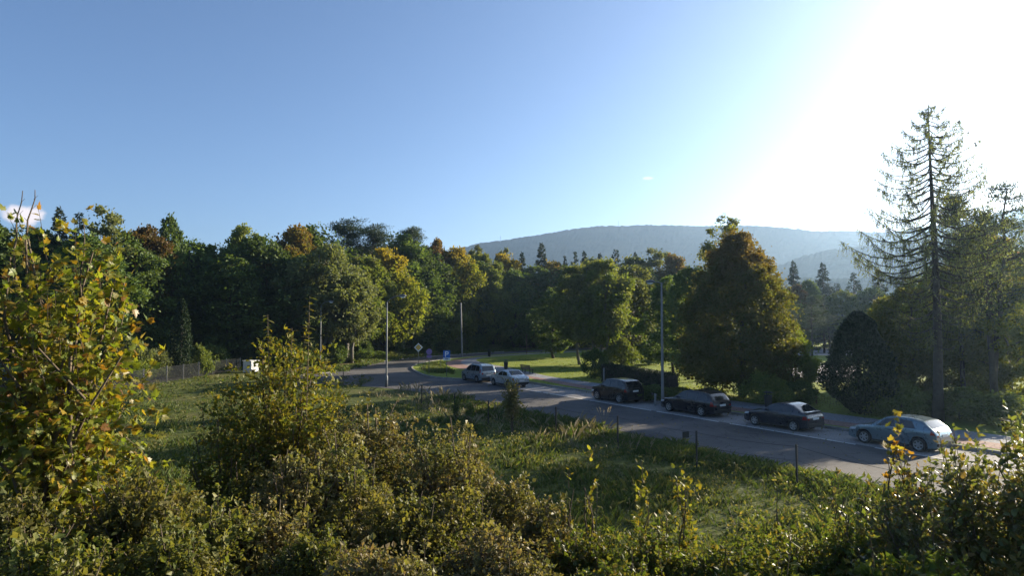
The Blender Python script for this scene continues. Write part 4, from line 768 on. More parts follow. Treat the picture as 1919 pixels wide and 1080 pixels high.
# ------------------------------------------------------------------ poles, signs, street furniture
def lamp_post(px, by, top, label, arm=None, base=0.0, r=(.10, .055), mat='steel', lean=0.0, head=True, k=8, sleeve=False):
    g = G(px, by, base); H = z_at(top, g.y) - base; root = empty('lamp_post' if head else 'concrete_pole', (g.x, g.y, base)); root.rotation_euler = (0, lean, 0)
    m_ = MB(); m_.tube([(0, 0, -.1), (0, 0, .02), (0, 0, H * .5), (0, 0, H)], [r[0], r[0], (r[0] + r[1]) / 2, r[1]], 12 if k > 5 else 4); m_.build('pole', M[mat], root, True)
    if sleeve: m_ = MB(); m_.tube([(0, 0, 0), (0, 0, .9), (0, 0, 1.0)], [r[0] * 1.5, r[0] * 1.5, r[0] * 1.05], 12); m_.build('base_sleeve', M[mat], root, True)
    if arm:
        ax, rise = arm; s = np.linspace(0, 1, 7); m_ = MB(); m_.tube(np.stack([ax * s ** 1.3, -.1 * s, H - .05 + rise * np.sin(s * math.pi / 2)], 1), .032, 8); m_.build('arm', M[mat], root, True)
        if head:
            sx = 1 if ax > 0 else -1; m_ = MB(); m_.tube([(ax - .05 * sx, -.1, H - .05 + rise), (ax + .1 * sx, -.1, H + rise - .03), (ax + .38 * sx, -.1, H + rise - .02), (ax + .6 * sx, -.1, H + rise - .04)], [.04, .10, .13, .05], 10); lamp = m_.build('lamp_head', M['steel'], root, True)
            m_ = MB(); m_.tube([(ax + .1 * sx, -.1, H + rise - .11), (ax + .3 * sx, -.1, H + rise - .16), (ax + .5 * sx, -.1, H + rise - .11)], [.05, .085, .04], 10); m_.build('lamp_glass', M['lamp_glass'], lamp, True)
    return root
tag(lamp_post(1242, 757, 530, 'x', (-.5, .1), .12, (.105, .06), 'concrete'), 'tall grey concrete lamp post with short arm beside the footpath', 'lamp post')
tag(lamp_post(724, 726, 566, 'x', (1.05, .55), 0, (.085, .05), 'steel', sleeve=True), 'slim steel lamp post with curved arm at the near edge of the bend', 'lamp post')
tag(lamp_post(600, 690, 572, 'x', (.9, .45), 0, (.08, .05), 'steel'), 'thin grey lamp post in front of the shaded wood', 'lamp post')
o = lamp_post(866, 670, 568, 'x', None, .0, (.13, .10), 'concrete', R(-1.6), False); tag(o, 'bare pale pole leaning slightly on the rough verge', 'pole')
m_ = MB()
for q in (.3, .55): m_.tube([(-.25, -.12, 0), (.25, -.12, 0)], .03, 6)
o = lamp_post(987, 664, 628, 'x', None, .12, (.07, .055), 'wood', 0, False); o.name = 'wooden_post'; tag(o, 'dark wooden post standing at the far edge of the lawn', 'post')
o = lamp_post(1132, 722, 690, 'x', None, .12, (.06, .05), 'concrete', 0, False); o.name = 'marker_post'; tag(o, 'short pale post at the end of the clipped hedge', 'post')
o = lamp_post(1238, 757.5, 738, 'x', None, .12, (.07, .07), 'concrete', 0, False); o.location.x -= .35; o.name = 'marker_post'; tag(o, 'stubby pale post right beside the tall lamp post foot', 'post')

def sign_post(px, by, top, base=.12, r=.03):
    g = G(px, by, base); H = z_at(top, g.y) - base; root = empty('road_sign', (g.x, g.y, base)); m_ = MB(); m_.tube([(0, 0, -.05), (0, 0, H)], r, 8); m_.build('post', M['steel'], root, True); return root, H, ppm(g.y)
def prism(mb, pts, y0, y1, mi=0):
    n = len(pts); v = [(x, y0, z) for x, z in pts] + [(x, y1, z) for x, z in pts]; mb.add(v, [list(range(n))], mi); mb.add(v, [list(range(2 * n - 1, n - 1, -1))], mi); mb.add(v, [[k + n, (k + 1) % n + n, (k + 1) % n, k] for k in range(n)], mi)
def rect(x0, z0, x1, z1): return [(x0, z0), (x1, z0), (x1, z1), (x0, z1)]
# blue parking sign with its white lower panel
root, H, s = sign_post(837, 706, 657)
m_ = MB(); prism(m_, rect(-.34, H - .72, .34, H), -.05, -.035); pl = m_.build('blue_panel', M['sign_blue'], root)
m_ = MB(); prism(m_, rect(-.34, H - .98, .34, H - .735), -.05, -.035); m_.build('white_panel', M['sign_white'], root)
bar = rect(-.17, H - .64, -.07, H - .10); m_ = MB(); prism(m_, bar, -.056, -.0505)
zc_, ro, ri, xc = H - .26, .16, .065, -.0695; arc = [(xc + .09, zc_ + ro), (xc + .09, zc_ - ro)]
a_o = [(xc + .11 + ro * math.cos(t), zc_ + ro * math.sin(t)) for t in np.linspace(math.pi / 2, -math.pi / 2, 14)]; a_i = [(xc + .11 + ri * math.cos(t), zc_ + ri * math.sin(t)) for t in np.linspace(math.pi / 2, -math.pi / 2, 14)]
outer_ = [(xc, zc_ + ro)] + a_o + [(xc, zc_ - ro)]; inner_ = [(xc, zc_ + ri)] + a_i + [(xc, zc_ - ri)]; n = len(outer_)
v = [(x, -.056, z) for x, z in outer_ + inner_]; m_.add(v, [[k, k + n, k + 1 + n, k + 1] for k in range(n - 1)]); m_.build('letter_p', M['sign_white'], pl)
m_ = MB(); prism(m_, rect(-.20, H - .90, .20, H - .86), -.056, -.0505); prism(m_, rect(-.14, H - .83, .14, H - .79), -.056, -.0505); m_.build('panel_print', M['bin_dark'], root)
tag(root, 'blue parking sign with white P on the grassy island', 'sign')
# priority-road diamond
root, H, s = sign_post(784, 686, 645); c = H - .42; dia = lambda q: [(0, c - q), (q, c), (0, c + q), (-q, c)]
m_ = MB(); prism(m_, dia(.52), -.05, -.035); m_.build('white_diamond', M['sign_white'], root); m_ = MB(); prism(m_, dia(.36), -.056, -.0505); m_.build('yellow_diamond', M['sign_yellow'], root)
m_ = MB(); q0, q1 = .36, .385; a, b = dia(q0), dia(q1); v = [(x, -.058, z) for x, z in a + b]; m_.add(v, [[k, (k + 1) % 4, (k + 1) % 4 + 4, k + 4] for k in range(4)]); m_.build('black_rim', M['black'], root); tag(root, 'yellow diamond priority sign at the bend', 'sign')
# lilac sign
root, H, s = sign_post(804, 702, 653); m_ = MB(); prism(m_, [(x * .30 + .0, H - .36 + z * .30) for x, z in ((math.cos(t), math.sin(t)) for t in np.linspace(0, 2 * math.pi, 21)[:-1])], -.05, -.035); m_.build('round_panel', M['sign_lilac'], root)
m_ = MB(); prism(m_, rect(-.26, H - .98, .26, H - .70), -.05, -.035); m_.build('lower_panel', M['sign_lilac'], root); tag(root, 'faded purple round sign on the island left of the parking sign', 'sign')
# marker stakes beside them
for px, by, top, lab in ((801, 704, 656, 'thin bare stake touching the purple sign'), (826, 699, 672, 'thin bare stake between the purple and blue signs')):
    g = G(px, by, .12); m_ = MB(); m_.tube([(0, 0, -.05), (0, 0, (by - top) / ppm(g.y))], .018, 6); o = m_.build('stake', M['steel']); o.location = (g.x - (.25 if px == 801 else 0), g.y, .12); tag(o, lab, 'stake')
# bins
def bin_(px, by, label):
    g = G(px, by, .12); root = empty('litter_bin', (g.x, g.y, .12)); m_ = MB(); m_.tube([(0, 0, .12), (0, 0, .2), (0, 0, .85), (0, 0, .9)], [.17, .2, .24, .25], 12); m_.build('bucket', M['bin_dark'], root, True)
    m_ = MB(); m_.tube([(0, .27, -.05), (0, .27, 1.15)], .03, 8); m_.box((0, .25, .6), (.06, .1, .04)); m_.build('post', M['dark_steel'], root); m_ = MB(); m_.tube([(0, 0, 1.05), (0, 0, 1.10), (0, 0, 1.14)], [.27, .27, .05], 12); m_.box((0, .26, 1.08), (.05, .1, .03)); m_.build('lid', M['bin_dark'], root); tag(root, label, 'bin')
bin_(948, 694, 'dark litter bin on the lawn edge left of the bench'); bin_(917, 670, 'dark litter bin at the far curve of the footpath'); bin_(1440, 768, 'dark litter bin by the footpath behind the fastback')
# bench
g = G(989, 700, .12); root = empty('park_bench', (g.x, g.y, .12), math.atan2((-A).y, (-A).x)); 
mbk = MB(); mbk.box((0, 0, 0), (1.75, .10, .035)); slat = mbk.mesh('slat', M['wood'])
for k in range(4): o = link('seat_slat', slat, root); o.location = (0, -.2 + k * .115, .44)
for k in range(3): o = link('back_slat', slat, root); o.location = (0, -.30 - .02 * k, .58 + k * .13); o.rotation_euler = (R(80), 0, 0)
for sx in (-.7, .7):
    m_ = MB(); m_.box((sx, -.22, .2), (.07, .07, .44)); m_.box((sx, .14, .2), (.07, .07, .44)); m_.box((sx, -.30, .66), (.05, .05, .5)); m_.box((sx, -.04, .40), (.06, .46, .05)); m_.build('leg', M['bin_dark'], root)
tag(root, 'brown wooden park bench on the sunny lawn', 'bench')
# low net fence by the sunny grass
p0, p1 = G(1480, 752, .12), G(1640, 768, .12); root = empty('low_net_fence', p0); d = (p1 - p0)
for k in range(4):
    m_ = MB(); q = d * (k / 3); m_.tube([(q.x, q.y, -.05), (q.x, q.y, .72)], .06, 6); m_.build('post', M['wood'], root, True)
m_ = MB(); nl = int(d.length / .18)
for k in range(nl + 1): q = d * (k / nl); m_.tube([(q.x, q.y, .05), (q.x, q.y, .62)], .006, 3, cap=False)
for z in np.linspace(.08, .62, 5): m_.tube([(0, 0, z), (d.x, d.y, z)], .006, 3, cap=False)
m_.build('net', M['dark_steel'], root); tag(root, 'low wire net fence in front of the sunny grass', 'fence')

# roadside fence: dark angle posts, sagging wires, one hanging plate
posts = [G(px, by) for px, by in ((1718, 985), (1494, 914), (1306, 880), (1158, 842), (1042, 815), (915, 797), (852, 782), (790, 762), (643, 729))]
root = empty('wire_fence', posts[2]); o0 = posts[2]; hs = []
for p, h in zip(posts, (1.5, 1.5, 1.5, 1.5, 1.4, 1.35, 1.4, 1.4, 1.4)):
    m_ = MB(); q = p - o0; m_.box((q.x, q.y, h / 2 - .1), (.055, .055, h + .2), .6); m_.build('post', M['dark_steel'], root); hs.append(h)
for fz in (.95, .62, .3):
    m_ = MB()
    for k in range(len(posts) - 1):
        a, b = posts[k] - o0, posts[k + 1] - o0; s = np.linspace(0, 1, 7); z = (hs[k] * (1 - s) + hs[k + 1] * s) * fz - .06 * 4 * s * (1 - s); m_.tube(np.stack([a.x + (b.x - a.x) * s, a.y + (b.y - a.y) * s, z], 1), .006, 4, cap=False)
    m_.build('wire', M['dark_steel'], root)
m_ = MB(); q = posts[2] * .88 + posts[3] * .12 - o0; m_.box((q.x, q.y, 1.26), (.30, .015, .24), .3); m_.build('hanging_plate', M['bin_dark'], root)
tag(root, 'dark post and wire fence between the rough meadow and the road', 'fence')
# meadow fence: pale posts, close mesh panels
fp = [G(px, by) for px, by in ((60, 770), (150, 748), (232, 731), (268, 724), (312, 717), (343, 712), (372, 707), (398, 703), (424, 699), (450, 696))]
root = empty('mesh_fence', fp[0])
for p in fp:
    q = p - fp[0]; m_ = MB(); m_.box((q.x, q.y, .72), (.09, .09, 1.55), .4); m_.build('post', M['concrete'], root)
for k in range(len(fp) - 1):
    a, b = fp[k] - fp[0], fp[k + 1] - fp[0]; L_ = (b - a).length; m_ = MB(); nv = int(L_ / .075)
    for j in range(1, nv): q = a.lerp(b, j / nv); m_.tube([(q.x, q.y, .04), (q.x, q.y, 1.38)], .011, 3, cap=False)
    for z in np.linspace(.06, 1.38, 14): m_.tube([(a.x, a.y, z), (b.x, b.y, z)], .009, 3, cap=False)
    m_.build('mesh_panel', M['mesh_wire'], root)
tag(root, 'greyish wire mesh fence with pale posts across the back of the meadow', 'fence')
# white sheet-metal hut by the wood
g = G(470, 698); sc = ppm(g.y); root = empty('metal_hut', (g.x, g.y, 0), R(-28)); w_, d_, h_ = 1.25, 1.0, (698 - 677) / sc
for k in range(6):
    m_ = MB(); m_.box((-w_ / 2 + (k + .5) * w_ / 6, -d_ / 2, h_ / 2), (w_ / 6 - .025, .03, h_)); m_.build('sheet_panel', M['white_metal'], root)
    m_ = MB(); m_.box((w_ / 2, -d_ / 2 + .02 + (k + .5) * (d_ - .04) / 6, h_ / 2), (.03, (d_ - .04) / 6 - .02, h_ - .02)); m_.build('sheet_panel', M['white_metal'], root)
m_ = MB(); m_.box((0, 0, h_ / 2 - .02), (w_ - .08, d_ - .08, h_ - .06)); m_.build('frame', M['bin_dark'], root); m_ = MB(); m_.box((0, 0, h_ + .03), (w_ + .16, d_ + .16, .05)); m_.build('roof', M['white_metal'], root)
tag(root, 'small white sheet-metal hut at the end of the meadow fence', 'hut')

# ------------------------------------------------------------------ grass and weeds
rng = np.random.default_rng(71)
def in_view(x, y): return np.abs(x) < y * .86 + 2
def grass_patch(name, label, n_tuft, blades, sampler, hgt, mat, wscale=1.0, zfun=None):
    x, y = sampler(n_tuft); z = zfun(x, y) if zfun else ground_z(x, y)
    hT = hgt * rng.uniform(.5, 1.5, len(x)) * (1 + .35 * np.sin(x * .8 + 2 * np.sin(y * .5)))
    idx = np.repeat(np.arange(len(x)), blades); n = len(idx); r = rng.uniform(0, .22, n); a = rng.uniform(0, 6.28, n)
    bx, by = x[idx] + r * np.cos(a), y[idx] + r * np.sin(a); h = hT[idx] * rng.uniform(.5, 1.2, n); ln_ = rng.normal(size=(n, 2)) * .35 + np.stack([np.cos(a), np.sin(a)], 1) * .3
    w = (.006 + .00045 * by) * wscale * rng.uniform(.7, 1.4, n); ang = rng.uniform(0, 6.28, n); wx, wy = np.cos(ang) * w, np.sin(ang) * w; bz = z[idx] - .02
    v = np.stack([np.stack([bx - wx, by - wy, bz], 1), np.stack([bx + wx, by + wy, bz], 1), np.stack([bx + ln_[:, 0] * h * .4 + wx * .7, by + ln_[:, 1] * h * .4 + wy * .7, bz + h * .65], 1), np.stack([bx + ln_[:, 0] * h, by + ln_[:, 1] * h, bz + h * .95], 1)], 1)
    m_ = MB(); m_.add(v.reshape(-1, 3), np.arange(n)[:, None] * 4 + np.arange(4)[None, :]); return tag(m_.build(name, mat), label, 'grass', None, 'stuff')
def road_n(x, y): return (x - ORG.x) * NN.x + (y - ORG.y) * NN.y
def s_meadow(n):
    y = np.exp(rng.uniform(math.log(10), math.log(64), n * 3)); x = rng.uniform(-1, 1, n * 3) * (y * .86 + 1)
    fence_y = np.interp(x, [-60, fp[2].x, fp[-1].x, 0], [fp[0].y, fp[2].y, fp[-1].y, 60]); ok = (road_n(x, y) < -10.2) & (y < fence_y + 1.5) & ~((y > 44) & (x > -13)) ; return x[ok][:n], y[ok][:n]
grass_patch('meadow_grass', 'rough uneven green grass of the near meadow', 13000, 10, s_meadow, .22, M['grass'])
def s_fence(n):
    t = rng.uniform(-16, 24, n); nn = rng.normal(size=n) * .8 - 11.6; x = ORG.x + A.x * t + NN.x * nn; y = ORG.y + A.y * t + NN.y * nn; ok = (nn < -10.0) & (rng.uniform(0, 1, n) < .35 + .65 * (np.sin(t * 1.3) * np.sin(t * .47 + 1) > -.1)); return x[ok], y[ok]
grass_patch('tall_grass', 'taller tufted grass growing along the wire fence by the road', 3200, 16, s_fence, .24, M['grass'], .7)
def s_dry(n):
    t = rng.uniform(2, 30, n); nn = rng.uniform(-15.5, -10.3, n); x = ORG.x + A.x * t + NN.x * nn; y = ORG.y + A.y * t + NN.y * nn; return x, y
grass_patch('dry_stalks', 'straw-coloured dry stalks scattered through the fence-side grass', 420, 4, s_dry, .42, M['drygrass'], .6)
def s_verge(n):
    u = rng.uniform(0, 1, n); k = np.array([(p.x, p.y) for p in far_kerb]); s = u * (len(k) - 1) * .8; i0 = s.astype(int); f_ = s - i0; p = k[i0] * (1 - f_[:, None]) + k[i0 + 1] * f_[:, None]; return p[:, 0] + rng.normal(size=n) * .5, p[:, 1] + .9 + rng.exponential(1.3, n)
grass_patch('verge_grass', 'rank yellowing grass along the far side of the bend', 2000, 8, s_verge, .32, M['grass'], 1.0, lambda x, y: np.full_like(x, .02))
ipoly = np.array([(p.x, p.y) for p in (G(800, 703), G(782, 694), G(790, 685), G(825, 682), G(838, 690), G(850, 697), G(856, 707))])
def s_isl(n):
    w = rng.dirichlet(np.ones(len(ipoly)) * .6, n); p = w @ ipoly; return p[:, 0], p[:, 1]
grass_patch('island_grass', 'tufted yellow-green grass on the kerbed island below the signs', 900, 10, s_isl, .28, M['grass'], 1.0, lambda x, y: np.full_like(x, .12))
def s_lawn(n):
    px = rng.uniform(880, 1700, n); py = rng.uniform(668, 800, n); q = [G(a, b, .12) for a, b in zip(px, py)]; x = np.array([p.x for p in q]); y = np.array([p.y for p in q]); ok = (road_n(x, y) > 4.9) & ~((px < 1000) & (py > 668 + (px - 880) * .35) & (py > 690)); 
    ok &= ~((px > 1400) & (py < 728)) & (px > 905 + np.clip(690 - py, 0, 20)); return x[ok], y[ok]
grass_patch('lawn_grass', 'short mown grass on the lawn beyond the footpath', 9000, 7, s_lawn, .09, M['lawnblade'], .8, lambda x, y: np.full_like(x, .12))

def scatter(name, label, cat, x, y, z, size, mat, flatness=.95, aspect=.7):
    m_ = MB(); n = len(x); leaf_quads(m_, np.stack([x, y, z], 1), size * rng.uniform(.6, 1.3, n), rng, aspect, None, 0, flatness, fold=.08); return tag(m_.build(name, mat), label, cat, None, 'stuff')
t_ = rng.uniform(-30, 34, 2600); n_ = np.where(rng.uniform(0, 1, 2600) < .5, rng.exponential(.35, 2600) * -1 - .1, rng.uniform(-9.6, 5.0, 2600)); zz_ = np.where(n_ > 0, .15, .035)
scatter('fallen_leaves', 'brown fallen leaves scattered along the kerb and over the road', 'leaves', ORG.x + A.x * t_ + NN.x * n_, ORG.y + A.y * t_ + NN.y * n_, zz_, .10, M['brownleaf'])
q_ = [G(a, b, .12) for a, b in zip(rng.uniform(930, 1640, 1500), rng.uniform(672, 770, 1500))]; x_ = np.array([p.x for p in q_]); y_ = np.array([p.y for p in q_]); ok_ = road_n(x_, y_) > 4.8
scatter('lawn_leaves', 'yellow and brown leaves lying on the lawn', 'leaves', x_[ok_], y_[ok_], np.full(ok_.sum(), .17), .13, M['brownleaf'])
cx_, cy_ = s_meadow(900); k_ = np.repeat(np.arange(len(cx_)), 26); wx_ = cx_[k_] + rng.normal(size=len(k_)) * .2; wy_ = cy_[k_] + rng.normal(size=len(k_)) * .2; hh_ = np.repeat(rng.uniform(.12, .5, len(cx_)), 26)
scatter('meadow_weeds', 'broad-leaved weeds and docks dotted through the rough meadow', 'weeds', wx_, wy_, ground_z(wx_, wy_) + hh_ * rng.uniform(.2, 1, len(k_)), .12, M['olive'], .5, .5)

# ------------------------------------------------------------------ shrubs of the near bank
def shrub(name, label, cat, loc, h, rx, ry, nst, ntw, nlf, leaf, leafm, seed, twig_len=.5, aspect=.6, up=.35, shoots=0, low=.05, group=None, droop=.25, lean=(0, 0), leaf_parts=0, leafmesh=None, minfrac=.45, tw_r=.005, lumpy=0.0):
    """stems fan out to a dome; twigs leave them; leaves sit along the twigs"""
    rng = np.random.default_rng(seed); root = empty(name, loc); wood = MB(); ends = []
    for k in range(nst):
        a = rng.uniform(0, 6.28); e = rng.uniform(.05, 1) ** .6; rr_ = math.sqrt(max(0, 1 - (1 - e) ** 2)) if False else rng.uniform(.1, .8)
        tip = np.array([rx * rr_ * math.cos(a) + lean[0], ry * rr_ * math.sin(a) + lean[1], h * math.sqrt(max(.05, 1 - rr_ ** 2)) * rng.uniform(.8, 1.0)])
        s = np.linspace(0, 1, 6)[:, None]; b0 = np.array([rng.normal() * .12 * rx, rng.normal() * .12 * ry, -.1]); c1 = b0 + np.array([tip[0] * .25, tip[1] * .25, tip[2] * .65])
        pts = b0 * (1 - s) ** 2 + c1 * 2 * s * (1 - s) + tip * s ** 2 + rng.normal(size=(6, 3)) * .015 * h * np.array([[0], [1], [1], [1], [1], [1]])
        r0 = .008 + .006 * h; wood.tube(pts, np.linspace(r0, r0 * .25, 6), 5, cap=False); ends.append(pts)
    per = max(3, nlf // ntw); PO, OU = [], []; ph = rng.uniform(0, 6.28, 6)
    for k in range(ntw + shoots):
        pts = ends[rng.integers(nst)]; v = rng.uniform(low, 1) ** .75; b0 = np.array([np.interp(v, np.linspace(0, 1, 6), pts[:, c]) for c in range(3)])
        a = rng.uniform(0, 6.28); q = math.sqrt(rng.uniform(0, 1)); f = rng.uniform(minfrac, 1.03)
        f *= 1 - lumpy * (.10 * (1 + math.sin(2 * a + ph[0] + 3 * q)) + .07 * (1 + math.sin(5 * a + ph[1]) * q) + .07 * (1 + math.sin(9 * q * math.cos(a) + ph[2])) + .05 * (1 + math.sin(8 * q * math.sin(a) + ph[3]))); tgt = np.array([rx * q * math.cos(a) * f + lean[0], ry * q * math.sin(a) * f + lean[1], h * math.sqrt(max(.0, 1 - q ** 2.2)) * f + .1])
        d = tgt - b0; dl = np.linalg.norm(d) + 1e-6
        if k >= ntw: b0 = np.array([tgt[0], tgt[1], tgt[2] * .9]); tip = b0 + np.array([rng.normal() * .1, rng.normal() * .1, 1]) * twig_len * rng.uniform(.5, 1.5)
        else:
            b0 = tgt - d / dl * min(dl, twig_len * rng.uniform(.6, 1.4)); tip = tgt + rng.normal(size=3) * .1 * twig_len + np.array([0, 0, up * twig_len * .5])
        s = np.linspace(0, 1, 4)[:, None]; tw = b0 * (1 - s) + tip * s + np.array([0, 0, .12 * twig_len]) * (s * (1 - s)) * 4
        if k % 2 == 0 or k >= ntw: wood.tube(tw[[0, 2, 3]], np.linspace(tw_r, tw_r * .4, 3), 3, cap=False)
        n = int(per * rng.uniform(.7, 1.3)); w = rng.uniform(.08, 1.02, n); p = np.stack([np.interp(w, s[:, 0], tw[:, c]) for c in range(3)], 1) + rng.normal(size=(n, 3)) * leaf * .25
        PO.append(p); OU.append(np.tile(unit(tip - b0), (n, 1)))
    wood.build('stems', M['twig'], root, True); pos = np.concatenate(PO); ou = np.concatenate(OU) * .8
    keep = pos[:, 2] > .05; pos, ou = pos[keep], ou[keep]
    if leaf_parts:
        wpos = pos + np.array(loc); dist = np.linalg.norm(wpos - np.array([0, 0, CAM_Z]), axis=1); inv = (np.abs(wpos[:, 0]) < wpos[:, 1] * .8) & (wpos[:, 2] > CAM_Z - .40 * wpos[:, 1])
        order = np.argsort(np.where(inv, dist, 1e6)); sel = order[:leaf_parts]; rest = np.setdiff1d(np.arange(len(pos)), sel)
        rr2 = random.Random(seed)
        for q in sel:
            o = link('leaf', leafmesh, root); o.location = pos[q]; o.scale = (leaf * rr2.uniform(.7, 1.25),) * 3; d = Vector(ou[q] + rng.normal(size=3) * .6 - np.array([0, 0, droop]))
            o.rotation_euler = (d.to_track_quat('Y', 'Z') @ Euler((0, rr2.uniform(-.9, .9), 0)).to_quaternion()).to_euler()
        pos, ou = pos[rest], ou[rest]
    lf = MB()
    if leafmesh is not None:
        n = len(pos); base = np.array([v.co[:] for v in leafmesh.vertices]); faces = np.array([list(p.vertices) for p in leafmesh.polygons])
        if len(base) < 14: base = np.array([(0, .3, -.02), (0, 0, 0), (.27, .38, .03), (0, 1, -.10), (-.27, .38, .03)]); faces = np.array([[0, 1, 2], [0, 2, 3], [0, 3, 4], [0, 4, 1]])
        nb = len(base)
        d = unit(ou + rng.normal(size=(n, 3)) * .6 - np.array([0, 0, droop])); nn = rng.normal(size=(n, 3)) * .7; nn[:, 2] += .6; sx = unit(np.cross(d, nn)); uz = np.cross(sx, d); sc_ = leaf * rng.uniform(.65, 1.25, n)
        v = pos[:, None, :] + sc_[:, None, None] * (base[None, :, 0:1] * sx[:, None, :] + base[None, :, 1:2] * d[:, None, :] + base[None, :, 2:3] * uz[:, None, :])
        lf.add(v.reshape(-1, 3), (np.arange(n)[:, None, None] * nb + faces[None]).reshape(-1, faces.shape[1]))
    else: leaf_quads(lf, pos, leaf * rng.uniform(.45, 1.0, len(pos)) * (1 + .9 * (rng.uniform(0, 1, len(pos)) > .8)), rng, aspect, ou, droop, .4)
    o = lf.build('foliage', leafm, root); o['kind'] = 'stuff'
    tag(root, label, cat, group); return root
# leaf outlines (length 1 along +Y from the stalk)
def leaf_mesh(name, outline, mat, cup=.12):
    v = [(0, .32, 0.0)] + [(x, y, cup * (abs(x) * 1.2) - .10 * y * y) for x, y in outline]; n = len(outline); m_ = MB(); m_.add(v, [[0, k + 1, (k + 1) % n + 1] for k in range(n)]); return m_.mesh(name, mat)
half = [(0.0, 0.0), (.10, .02), (.30, -.06), (.33, .10), (.52, .16), (.40, .30), (.56, .52), (.36, .50), (.24, .48), (.22, .70), (.12, .78), (0, 1.0)]
maple_leaf = leaf_mesh('maple_leaf', half + [(-x, y) for x, y in half[1:-1][::-1]], M['maple'])
oval = [(0, 0), (.16, .08), (.27, .30), (.28, .52), (.18, .78), (0, 1)]
hazel_leaf = leaf_mesh('oval_leaf', oval + [(-x, y) for x, y in oval[1:-1][::-1]], M['hazel'])
willow_leaf = leaf_mesh('sallow_leaf', oval + [(-x, y) for x, y in oval[1:-1][::-1]], M['willow'])
def spot(px, y): x = at_dist(px, y); return (x, y, gz(x, y) - .05)
def top_h(py, y, loc): return z_at(py, y) - loc[2]

# yellow maple at the left
l = spot(110, 7.6); shrub('maple_tree', 'young maple with yellow and green autumn leaves, taller than the shrubs beside it', 'tree', l, top_h(420, 7.6, l), 1.4, 1.2, 12, 1150, 9000, .09, M['maple'], 101, .42, leaf_parts=300, leafmesh=maple_leaf, low=.3, up=.5, minfrac=.35)
l = spot(-170, 7.2); shrub('maple_tree', 'second young maple with reddish leaves behind the yellow one', 'tree', l, top_h(400, 7.2, l), 1.2, 1.0, 8, 480, 3400, .09, M['maple'], 102, .5, leafmesh=maple_leaf, low=.3, up=.5, minfrac=.35)
# bare whips above it
for k, (px0, py0, px1, py1) in enumerate(((22, 470, 34, 358), (42, 450, 60, 355), (150, 560, 155, 415))):
    y = 7.4; m_ = MB(); p0 = np.array([at_dist(px0, y), y, z_at(py0, y)]); p1 = np.array([at_dist(px1, y), y, z_at(py1, y)]); base = np.array([at_dist(100, 7.6), 7.6, gz(-5, 7.6)]) 
    s = np.linspace(0, 1, 6)[:, None]; pts = np.concatenate([[base], [base * .4 + p0 * .6 + [0, 0, .1]], p0 * (1 - s) + p1 * s + np.sin(s * 9 + k) * .01]); m_.tube(pts, np.linspace(.016, .004, len(pts)), 5)
    for q in (.35, .6, .8): c = p0 * (1 - q) + p1 * q; m_.tube([c, c + np.array([.05 * (-1) ** int(q * 10), 0, .05])], [.003, .002], 3, cap=False)
    o = m_.build('bare_whip', M['twig']); tag(o, ('bare straight whip sticking out of the maple crown, paler than its neighbours', 'bare twiggy whip with a side bud above the maple crown', 'bare stick standing upright in the right part of the maple crown')[k], 'branch')
